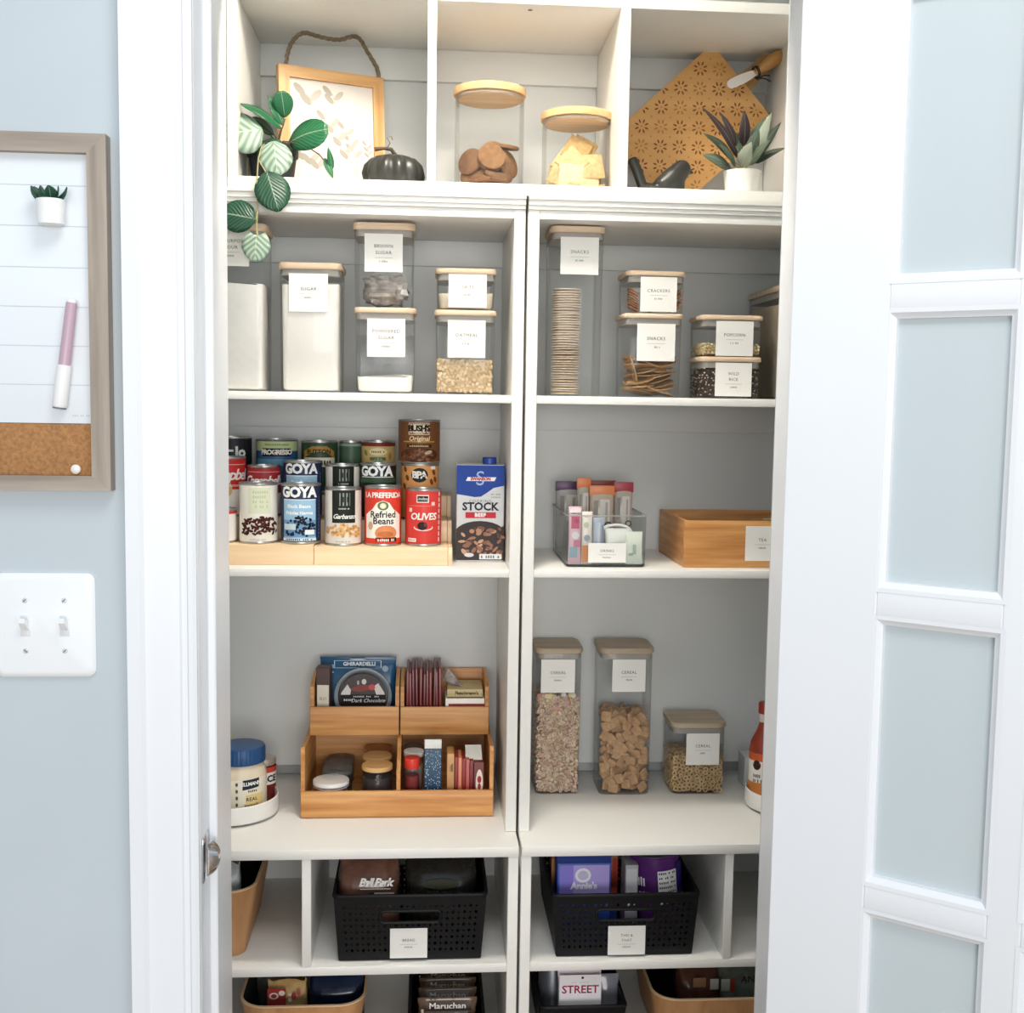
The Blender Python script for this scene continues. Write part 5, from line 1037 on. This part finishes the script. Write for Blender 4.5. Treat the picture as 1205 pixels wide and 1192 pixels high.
# --- lower right: sprinkles, boxes
smalljar('small jar of red sprinkles with a bright red lid', 485, 891, Yo+.045, .0155, .020, mat('#dd3b2f', .35), PLASTIC, 'sprinkle_jar', content=mat('#8d1f1c', .7, var=.3, scale=300))
smalljar('wide jar with a white rimmed lid behind the red sprinkles', 487, 883, Yo+.095, .0205, .010, WT, PLASTIC, 'sprinkle_jar', content=mat('#c8bdb5', .8))
smalljar('clear topped jar at the back behind the white rimmed jar', 487, 877, Yo+.145, .0205, .008, clear('jar_glass_lid'), PLASTIC, 'sprinkle_jar')
t, w, h = carton('blue_carton', 'tall dark blue speckled carton with a white top flap', 'carton', 499.5, 519.5, 881, Yo+.03, .028, ofl, '#1f4664')
random.seed(6); p = Print(1)
for i in range(150): p.mat('#9fc4d6' if i % 3 else '#dfe9ee'); p.o -= .00005; p.g.fell(random.uniform(-.46, .46)*w, random.uniform(.03, .97)*h, .0009, .0009, p.o, 6)
p.flat(t, -.0142)
g = G(); g.rbox(-w/2, w/2, -.014, -.010, h+.0002, h+.018, .0006, n=1); g.out('top_flap', mat('#e9e8e4', .5), t)
carton('tan_carton', 'tan card box beside the blue speckled carton', 'box', 526, 534.5, 887, Yo+.03, .05, ofl, '#c99660', [('small', '#5a3a26', .1, .75, .5, .16), ('small', '#7a5236', .1, .1, .5, .08)])
for k, (a, b, c_, w1) in enumerate(((535, 539, '#8f2a20', 'dark red thin box beside the tan box'), (539.3, 543.5, '#dd8a6a', 'salmon thin box between two dark red boxes'), (543.8, 548, '#8a231c', 'dark red thin box beside the salmon one'), (548.3, 552.5, '#c25a55', 'rose thin box near the dark red pair'), (552.8, 557, '#7d2024', 'wine red thin box next to the rose one'))):
    carton('gelatin_box', w1, 'box', a, b, 891+k, Yo+.03, .055, ofl, c_)
carton('gelatin_box', 'dark red box with a cream oval emblem below the white card', 'box', 557.5, 569.5, 897, Yo+.025, .055, ofl, '#6a1c1e', [('ell', '#ece0d2', .05, .55, .36, .30), ('ell', '#a83a36', .05, .63, .2, .08), ('ell', '#a83a36', .05, .48, .16, .07)])
g = G(); X0, X1 = PX(548, 885, Yo+.06), PX(567, 885, Yo+.06); za, zb = PZ(557, 897, Yo+.04), PZ(557, 878, Yo+.06); g.add([(X0, Yo+.035, za), (X1, Yo+.035, za), (X1-.001, Yo+.07, zb), (X0-.001, Yo+.07, zb), (X0, Yo+.036, za-.001), (X1, Yo+.036, za-.001), (X1-.001, Yo+.071, zb-.001), (X0-.001, Yo+.071, zb-.001)], [(0,1,2,3),(7,6,5,4),(0,4,5,1),(1,5,6,2),(2,6,7,3),(3,7,4,0)])
cdo = tag(g.out('recipe_card', mat('#dcdad0', .6, var=.05), smooth=0), 'folded cream card lying on top of the gelatin boxes', 'card')
# ================================================================= TURNTABLES
def turntable(words, cx, cy, r):
    t = thing('turntable', words, 'turntable', (cx, cy, DESK)); g = G(); g.lathe([(r*.86, .0004), (r*.9, .004)], 40); g.out('foot', mat('#8d8d8a', .5), t)
    g = G(); g.lathe([(r*.94, .0042), (r*.985, .006), (r, .010), (r, .038), (r*.985, .0395), (r*.965, .038), (r*.96, .011), (.001, .010)], 64); g.out('tray', mat('#f2efea', .4, var=.01), t); return DESK+.0103
tx = PX(328, 940, .12)-.09; tz = turntable('white turntable tray with the mayonnaise jar', tx, .118, .09)
Ym = .105; X = PX(284, 910, Ym); r = PX(312, 892, Ym)-X; zl0, zl1 = PZ(285, 903, Ym-r), PZ(285, 884, Ym-r)
t = thing('mayonnaise_jar', 'mayonnaise jar with a dark blue lid on the turntable', 'jar', (X, Ym, tz), (0, 0, RD(10))); h0, h1 = zl0-tz, zl1-tz; rb = r*1.05
g = G(); g.lathe([(rb*.9, 0), (rb*.98, .004), (rb, .01), (rb, h0-.022), (rb*.95, h0-.014), (r*.9, h0-.003), (r*.9, h0)], 40); g.out('body', mat('#e6d7bd', .3, var=.03), t)
g = G(); fn = lambda a, z: 1+.012*math.cos(a*40); g.lathe([(r*.98, h0), (r, h0+.001), (r, h1-.005), (r*.96, h1-.001), (r*.86, h1), (.001, h1-.001)], 120, fn=fn); g.out('lid', mat('#1d4a7c', .35, var=.05), t)
g = G(); g.lathe([(rb*1.003, .012), (rb*1.006, .0125), (rb*1.006, h0-.026), (rb*1.003, h0-.0255)], 40, cap0=False, cap1=False); lb = g.out('label', mat('#efe6d2', .4, var=.02), t); H = h0-.026; b0 = .012
p = Print(rb*1.007); p.poly('#1f2c3c', [(rb*.02, b0+H*.58), (rb*.72, b0+H*.62), (rb*.74, b0+H*.86), (rb*.04, b0+H*.84)]); p.text("HELLMANN'S", '#f3f1ea', rb*.38, b0+H*.73, H*.135, bold=H*.004, spacing=.85); p.small('#2b3a4a', rb*.45, b0+H*.54, rb*.4, H*.06, 5); p.rect('#e8cf8e', rb*.15, rb*.95, b0+H*.05, b0+H*.45); p.text('REAL', '#2e2a22', rb*.4, b0+H*.32, H*.13, bold=H*.003, spacing=1.1); p.small('#6d5f3d', rb*.4, b0+H*.17, rb*.6, H*.06, 8)
for i in range(4): p.ell('#4f5a52', -rb*.2, b0+H*(.2+.18*i), rb*.05, H*.05)
p.rect('#b8a35a', -rb*.75, -rb*.45, b0+H*.1, b0+H*.5); p.done(lb)
Yp = .165; X = PX(312, 915, Yp); r = PX(326, 915, Yp)-X; zt = PZ(312, 895, Yp-r)
t = thing('salsa_jar', 'salsa jar with a red and white label behind the mayonnaise', 'jar', (X-.002, Yp, tz), (0, 0, RD(8))); h = zt-tz
g = G(); g.lathe([(r*.9, 0), (r, .003), (r, h*.78), (r*.92, h*.84), (r*.92, h*.86)], 30); g.out('body', mat('#7d2a20', .2, var=.2), t)
g = G(); g.lathe([(r*.98, h*.86), (r, h*.87), (r, h*.985), (r*.96, h)], 30); g.out('lid', mat('#b5aaa0', .35, .3), t)
p = Print(r*1.004); p.band('#f2eee8', h*.42, h*.70); p.band('#c94a3c', h*.70, h*.82); p.text('PACE', '#1f1d1c', r*.25, h*.55, h*.21, bold=h*.008); p.done(t)
X = PX(263, 880, .15); g = G(); t = thing('dressing_bottle', 'bottle with a pale green cap behind the mayonnaise lid', 'bottle', (X, .175, tz)); h = PZ(272, 866, .175)-tz
g.lathe([(.018, 0), (.02, .002), (.02, h*.6), (.009, h*.8), (.009, h*.86)], 20); g.out('body', mat('#d6c89a', .3), t); g = G(); g.lathe([(.0135, h*.84), (.014, h*.85), (.014, h*.985), (.013, h)], 20); g.out('cap', mat('#cdd6a0', .4), t)
# right turntable with hot sauce
tx = PX(878.5, 935, .12)+.084; tz = turntable('white turntable tray with the red sauce bottle', tx, .12, .084)
Yh = .14; X = PX(898.5, 880, Yh); r = X-PX(882.5, 880, Yh); t = thing('sauce_bottle', 'red hot sauce bottle standing in the turntable by the door', 'bottle', (X, Yh, tz), (0, 0, RD(-14))); H = PZ(898, 826, Yh)-tz
g = G(); g.lathe([(r*.92, 0), (r, .003), (r, H*.52), (r*.9, H*.60), (r*.5, H*.72), (r*.33, H*.80), (r*.33, H*.90)], 30); g.out('body', mat('#9c3a22', .15, var=.15), t)
g = G(); g.lathe([(r*.42, H*.885), (r*.45, H*.89), (r*.45, H*.985), (r*.38, H)], 20); g.out('cap', mat('#a32a20', .35), t); g = G(); g.lathe([(r*.36, H*.80), (r*.36, H*.885)], 20, cap0=False, cap1=False); g.out('neck_wrap', mat('#e9e2d6', .4), t)
p = Print(r*1.004); p.band('#d9653c', H*.42, H*.50); p.band('#f1ece2', H*.20, H*.42); p.band('#d98a4a', H*.06, H*.20); p.ell('#3a1a14', -r*.5, H*.38, r*.3, H*.05); p.small('#4a342a', -r*.35, H*.27, r*.8, H*.035, 7); p.small('#4a342a', -r*.35, H*.22, r*.8, H*.035, 7); p.done(t)
carton('white_tub', 'pale grey carton behind the right turntable against the back', 'carton', 876, 898, 891, .235, .05, DESK, '#cfd2cf', [('#b9bdba', -.5, .5, .0, .1)])
# ================================================================= BASKETS AND BINS
def basket(words, xa, xb, ytop, xa2, xb2, Yf, z0, depth, ztop=None, lab=None, nx=26, nz=8, hole=.66):
    """black plastic basket with a pierced lattice; front plane Yf, tapering down"""
    zt = PZ((xa+xb)/2, ytop, Yf) if ztop is None else ztop; ym = ytop+10; X0, X1 = PX(xa, ym, Yf), PX(xb, ym, Yf); h = zt-z0
    t = thing('storage_basket', words, 'basket', ((X0+X1)/2, Yf+depth/2, z0)); hw, hd = (X1-X0)/2, depth/2; tp = .009
    g = G()
    def wall(c0, c1, b0, b1, n, slot):
        c0, c1, b0, b1 = map(Vector, (c0, c1, b0, b1)); m_ = nz
        q = lambda u, v: (b0.lerp(b1, u)).lerp(c0.lerp(c1, u), v)
        vv = [0, .10]+[.10+.76*i/m_ for i in range(1, m_+1)]+[.93, 1]
        for j in range(len(vv)-1):
            for i in range(n):
                u0, u1, v0, v1 = i/n, (i+1)/n, vv[j], vv[j+1]; um, vm = (u0+u1)/2, (v0+v1)/2
                if slot and .31 < um < .69 and .56 < vm < .76: continue
                P4 = [q(u0, v0), q(u1, v0), q(u1, v1), q(u0, v1)]
                if j == 0 or j >= len(vv)-3 or (i in (0, n-1)): g.add(P4, [(0, 1, 2, 3)]); continue
                o_ = (.5-hole/2) if (i+j) % 2 else (.5-hole*.32)
                D4 = [q(um, v0+(v1-v0)*o_), q(u1-(u1-u0)*o_, vm), q(um, v1-(v1-v0)*o_), q(u0+(u1-u0)*o_, vm)]
                g.add(P4+D4, [(0, 1, 5, 4), (1, 2, 6, 5), (2, 3, 7, 6), (3, 0, 4, 7)])
    T = [(-hw, -hd, h), (hw, -hd, h), (hw, hd, h), (-hw, hd, h)]; B = [(-hw+tp, -hd+tp, .002), (hw-tp, -hd+tp, .002), (hw-tp, hd-tp, .002), (-hw+tp, hd-tp, .002)]
    for k in range(4): wall(T[k], T[(k+1) % 4], B[k], B[(k+1) % 4], nx, k in (0, 2))
    g.add(B, [(0, 1, 2, 3)]); o = g.out('lattice_wall', BLACK, t, smooth=0); md = o.modifiers.new('thickness', 'SOLIDIFY'); md.thickness = .0026; md.offset = 0
    g = G(); R = lambda i, z: [(x, y, z) for x, y in rr(-hw-i, hw+i, -hd-i, hd+i, .012, 4)]; g.loft([R(-.002, h-.006), R(.0035, h-.006), R(.004, h-.003), R(.003, h), R(-.002, h), R(-.0025, h-.006)], False, False); g.out('rim', BLACK, t)
    g = G(); yy = -hd+tp*.36-.001; pts = [(x, yy+(.66-z/h)*tp*0, z) for x, z in rr(-hw*.40, hw*.40, h*.575, h*.745, h*.06, 4)]; pts.append(pts[0]); pts.append(pts[1]); g.tube(pts, .0034, 8); g.out('handle_slot', BLACK, t)
    if lab:
        lx, ly, lines = lab; yy = -hd+tp*.6-.003; x0_, x1_ = PX(lx[0], ly[0], Yf)-t.location.x, PX(lx[1], ly[0], Yf)-t.location.x; za, zb = PZ((lx[0]+lx[1])/2, ly[1], Yf)-z0, PZ((lx[0]+lx[1])/2, ly[0], Yf)-z0
        paper_label(t, (x0_+x1_)/2, za, zb, x1_-x0_, yy, lines, name='label_card')
    return t, zt, X0, X1
YB5 = -.058
t, bz, bx0, bx1 = basket('black lattice basket labelled bread holding bread bags', 393, 572, 1052, 0, 0, YB5, S5+.0005, .27, lab=((459, 503), (1093, 1128), ['BREAD']))
zb_ = S5+.0035
def bag(name, words, x0, x1, y0, Y, th, zb, body, prints=(), group=None, rough=.22, lump=.06, seed=1, top=1.0):
    """soft filled bag, lumpy, with print on its front"""
    random.seed(seed); X0, X1 = PX(x0, y0+15, Y), PX(x1, y0+15, Y); w = X1-X0; h = PZ((x0+x1)/2, y0, Y)-zb
    t = thing(name, words, 'bag', ((X0+X1)/2, Y+th/2, zb), group=group); g = G(); rings = []; ph = random.uniform(0, 6)
    for u, q in ((0, .75), (.06, .95), (.3, 1), (.6, 1), (.8, .9), (.92, .6), (.98, .25), (1, .12)):
        n = 28; ring = []
        for i in range(n):
            a = 2*math.pi*i/n; c_, s_ = math.cos(a), math.sin(a); k = 1+lump*math.sin(3*a+ph+u*7)*.5+lump*math.sin(7*a+u*11+ph)*.5
            ring.append((w/2*math.copysign(abs(c_)**.5, c_)*k*(1 if u < .9 else .96), th/2*q*math.copysign(abs(s_)**.6, s_)*k, u*h*(1+.02*math.sin(5*a+ph))))
        rings.append(ring)
    g.loft(rings); g.out('bag_body', mat(body, rough, var=.25, scale=45), t, smooth=50); p = Print(1)
    for q in prints:
        if q[0] == 'ell': p.ell(q[1], q[2]*w, q[3]*h, q[4]*w, q[5]*h)
        elif q[0] == 'small': p.small(q[1], q[2]*w, q[3]*h, q[4]*w, q[5]*h)
        elif len(q) == 5 and isinstance(q[1], (int, float)): p.rect(q[0], q[1]*w, q[2]*w, q[3]*h, q[4]*h, 1)
        else: p.text(q[0], q[1], q[2]*w, q[3]*h, q[4], **(q[5] if len(q) > 5 else {}))
    if prints: p.flat(t, -th*.53-.0006)
    return t, w, h
bag('bread_bag', 'brown bun bag with pale outlined script in the bread basket', 396, 470, 1017, YB5+.035, .10, zb_, '#6a4a3d', [('Ball Park', '#f1ece4', .12, .80, .021, dict(bold=.0009, shear=.3, spacing=.85)), ('#cfc6bd', -.12, .36, .725, .735), ('ell', '#2b2220', .2, .66, .25, .035), ('#b9b0a8', .1, .42, .64, .69)], seed=3)
bag('bread_bag', 'dark bread bag behind the right half of the bread basket', 476, 562, 1014, YB5+.05, .12, zb_, '#23211e', [('ell', '#3d4030', 0, .75, .25, .06), ('small', '#4c4a3a', 0, .62, .6, .06)], seed=5)
t, bz2, cx0, cx1 = basket('black lattice basket labelled this and that holding mixed packages', 651, 822, 1051, 0, 0, YB5, S5+.0005, .29, lab=((716, 760), (1090, 1124), ['THIS &', 'THAT']))
t, w, h = carton('pasta_box', 'blue and lilac pasta box with a round white emblem in the basket', 'box', 656, 719, 1007, YB5+.055, .045, zb_, '#2b4fb0')
fz = lambda y: PZ(687, y, YB5+.055)-zb_
p = Print(1); p.rect('#8f83dd', -w*.46, w*.47, fz(1053), fz(1018), 1); p.rect('#b7a6ea', -w*.2, w*.47, fz(1053), fz(1018), 1); p.rect('#22387f', -w*.5, w*.5, fz(1016), h*.995, 1)
p.ell('#f1eff8', -w*.02, fz(1030), w*.15, w*.14); p.ell('#cfc8e6', -w*.02, fz(1030), w*.10, w*.09); p.text("Annie's", '#f6f4fb', 0, fz(1042.5), .018, bold=.0008, spacing=.95); p.flat(t, -.0227)
carton('snack_box', 'orange printed box standing behind the pasta box', 'box', 649, 727, 1006, YB5+.115, .04, zb_, '#8a4a2c', [('#c98a52', -.5, -.44, .3, .95), ('#a83a2e', .42, .5, .3, .95), ('#2b4fa0', -.5, .5, 0, .3)])
carton('grey_carton', 'pale grey carton wedged between the pasta box and the purple cup', 'carton', 736, 751, 1018, YB5+.06, .05, zb_, '#b3b2b8', [('#d9d8de', -.4, .4, .6, .95)])
Yc = YB5+.095; X = PX(777, 1030, Yc); r = (PX(806, 1022, Yc)-PX(747, 1022, Yc))/2; h = PZ(777, 1013, Yc-r)-zb_
t = thing('noodle_cup', 'purple noodle cup with a nutrition panel in the this and that basket', 'cup', (X, Yc, zb_), (RD(-3), RD(-4), 0)); g = G(); g.lathe([(r*.78, .001), (r*.8, .003), (r*.97, h-.004), (r*1.02, h-.002), (r*1.02, h), (.001, h)], 36); g.out('cup_body', mat('#5f2a78', .35, var=.1), t)
g = G(); g.lathe([(r*1.0, h+.0002), (r*1.0, h+.001), (.001, h+.0012)], 36); g.out('foil_lid', mat('#7a7f96', .25, .5, .2, 40), t)
p = Print(r*1.0); p.rect('#f1f0ee', -r*.1, r*.72, h*.45, h*.84); p.rect('#3b2a86', r*.75, r*1.5, h*.4, h*.9); p.small('#f1ecf6', -r*.75, h*.72, r*.35, h*.12, 3)
for i in range(6): p.small('#37343a', r*.31, h*(.81-.055*i), r*.72, h*.026, 9)
p.small('#d9c3e6', -r*.6, h*.58, r*.6, h*.04, 6); p.done(t)
# ---- wooden bins
VEN = wood('#b98455', '#cf9c6c', 2, .5, 55, name='bent_veneer')
def woodbin(words, X0, X1, zt, Yf, z0, depth, tp=.022, hole=None):
    t = thing('wooden_bin', words, 'bin', ((X0+X1)/2, Yf+depth/2, z0)); hw, hd = (X1-X0)/2, depth/2; h = zt-z0; rad = .05
    R = lambda i, z: [(x, y, z) for x, y in rr(-hw+i, hw-i, -hd+i, hd-i, max(.01, rad-i), 8)]
    g = G(); g.loft([R(tp, .0005), R(0, h)], True, False); g.out('veneer_wall', VEN, t)
    g = G(); g.loft([R(.0045, h-.0005), R(tp+.0045, .004)], False, True); g.out('lining', mat('#1b1a19', .8), t)
    g = G(); g.loft([R(-.0004, h-.002), R(-.0004, h+.0006), R(.0046, h+.0006), R(.0046, h-.002)], False, False); g.out('rim', wood('#d9b48a', '#e6c8a2', 0, .5, 60, name='bin_rim_wood'), t)
    if hole:
        g = G(); u = .72; yy = -hd+tp*(1-u)-.0006; g.poly(rr(hole[0], hole[1], h*.74, h*.86, .008, 4), yy, yy+.001); g.out('hand_hole', mat('#151312', .9), t)
    return t
zt = PZ(276, 1046, -.03); woodbin('bent wood bin with black lining beside the bread basket', -.445, PX(303, 1046, .0), zt, -.045, S5+.0003, .29)
bag('snack_bag', 'clear and white snack pouch standing in the bin beside the bread', 250, 281, 1020, -.0, .04, S5+.006, '#b9bcbc', seed=9)
ZL = .252
zt = PZ(357, 1181, -.045); woodbin('bent wood bin of snack bags under the bread shelf', PX(284, 1165, .0), PX(431, 1165, .0), zt, -.055, ZL+.0003, .30)
bag('snack_bag', 'red and cream patterned snack bag in the lower left wooden bin', 313, 360, 1160, .0, .05, ZL+.006, '#c9a46a', [('#b23a34', -.46, .0, .72, .97), ('ell', '#efe0d0', -.3, .86, .12, .05), ('ell', '#b23a34', -.3, .86, .07, .03), ('ell', '#f1e6da', -.1, .9, .08, .04), ('#f3ead8', -.46, .46, .62, .66), ('ell', '#b8423a', .2, .85, .06, .05), ('ell', '#efe0d0', .1, .8, .05, .03), ('ell', '#c9574a', .32, .9, .05, .04)], seed=12)
bag('snack_bag', 'dark navy foil snack bag in the lower left wooden bin', 362, 428, 1156, .01, .06, ZL+.006, '#1c2740', rough=.15, seed=14)
bag('snack_bag', 'silver clear snack bag behind the navy one in the wooden bin', 300, 380, 1152, .10, .05, ZL+.006, '#8a8a86', rough=.15, seed=15)
zt = PZ(830, 1173, -.045); xb0 = PX(764, 1160, .0); woodbin('bent wood bin with a hand hole holding a chip bag', xb0, xb0+.27, zt, -.055, ZL+.0003, .30, hole=(-.055, .015))
bag('chip_bag', 'brown and clear chip bag in the lower right wooden bin', 800, 850, 1146, .02, .08, ZL+.006, '#6a4434', [('#a87a58', -.2, .1, .8, .95), ('#cdc4b8', .2, .4, .76, .93)], seed=21)
bag('chip_bag', 'green and cream foil chip bag behind the brown one', 848, 905, 1145, .03, .07, ZL+.006, '#7f8375', [('#b5482f', -.3, -.22, .7, .93), ('AN', '#2b2a26', .05, .9, .02, {}), ('#c9c9bd', -.5, -.32, .72, .92)], seed=22)
# ---- lower black baskets
t, _, ex0, ex1 = basket('black lattice basket of instant noodle packs under the bread basket', 482, 569, 1199, 0, 0, YB5, ZL+.0005, .29, nx=16)
random.seed(3)
zr = ZL+.004
for k in range(4):
    Y = YB5+.028+k*.055; yy = (1188, 1176, 1164.5, 1153.5)[k]
    packet('noodle_pack', ['front', 'second', 'third', 'rearmost'][k]+' clear instant noodle pack in the row inside the lower basket', 'noodle pack', 491+k*.8, 561-k*.6, yy-8, 1300, Y, .042, '#6b5443', [('Maruchan', '#f2eee6', 0, .945, .0175), ('#3a2c24', -.4, .4, .86, .905), ('#c9b8a2', -.44, -.40, .6, .9)], zb=zr, rough=.15)
t, _, fx0, fx1 = basket('black lattice basket with the street snack bag on the lowest shelf', 637, 736, 1183, 0, 0, YB5, ZL+.0005, .29, nx=18)
packet('street_bag', 'white and pink snack bag printed street in the lowest basket', 'bag', 656, 707, 1145, 1300, YB5+.03, .03, '#ecdfe6', [('#f4eef2', -.48, .48, .5, .98), ('STREET', '#a3254a', 0, .80, .0215), ('ell', '#2a2228', .05, .945, .03, .03), ('small', '#c9b9c2', 0, .89, .4, .008)], zb=ZL+.004)
t = packet('foil_pack', 'silver grey foil pack behind the street bag', 'packet', 700, 728, 1150, 1300, YB5+.07, .03, '#8f929b', zb=ZL+.004, rough=.15)
X = PX(650, 1165, YB5+.07); h = PZ(650, 1143, YB5+.05)-ZL-.004; g = G(); g.lathe([(.024, 0), (.026, .002), (.026, h-.004), (.0245, h-.001), (.0235, h), (.001, h-.002)], 26)
tag(g.out('grey_tin', mat('#6f7178', .3, .6, .1), loc=(X, YB5+.085, ZL+.004)), 'tall grey metal tin beside the street bag', 'tin')
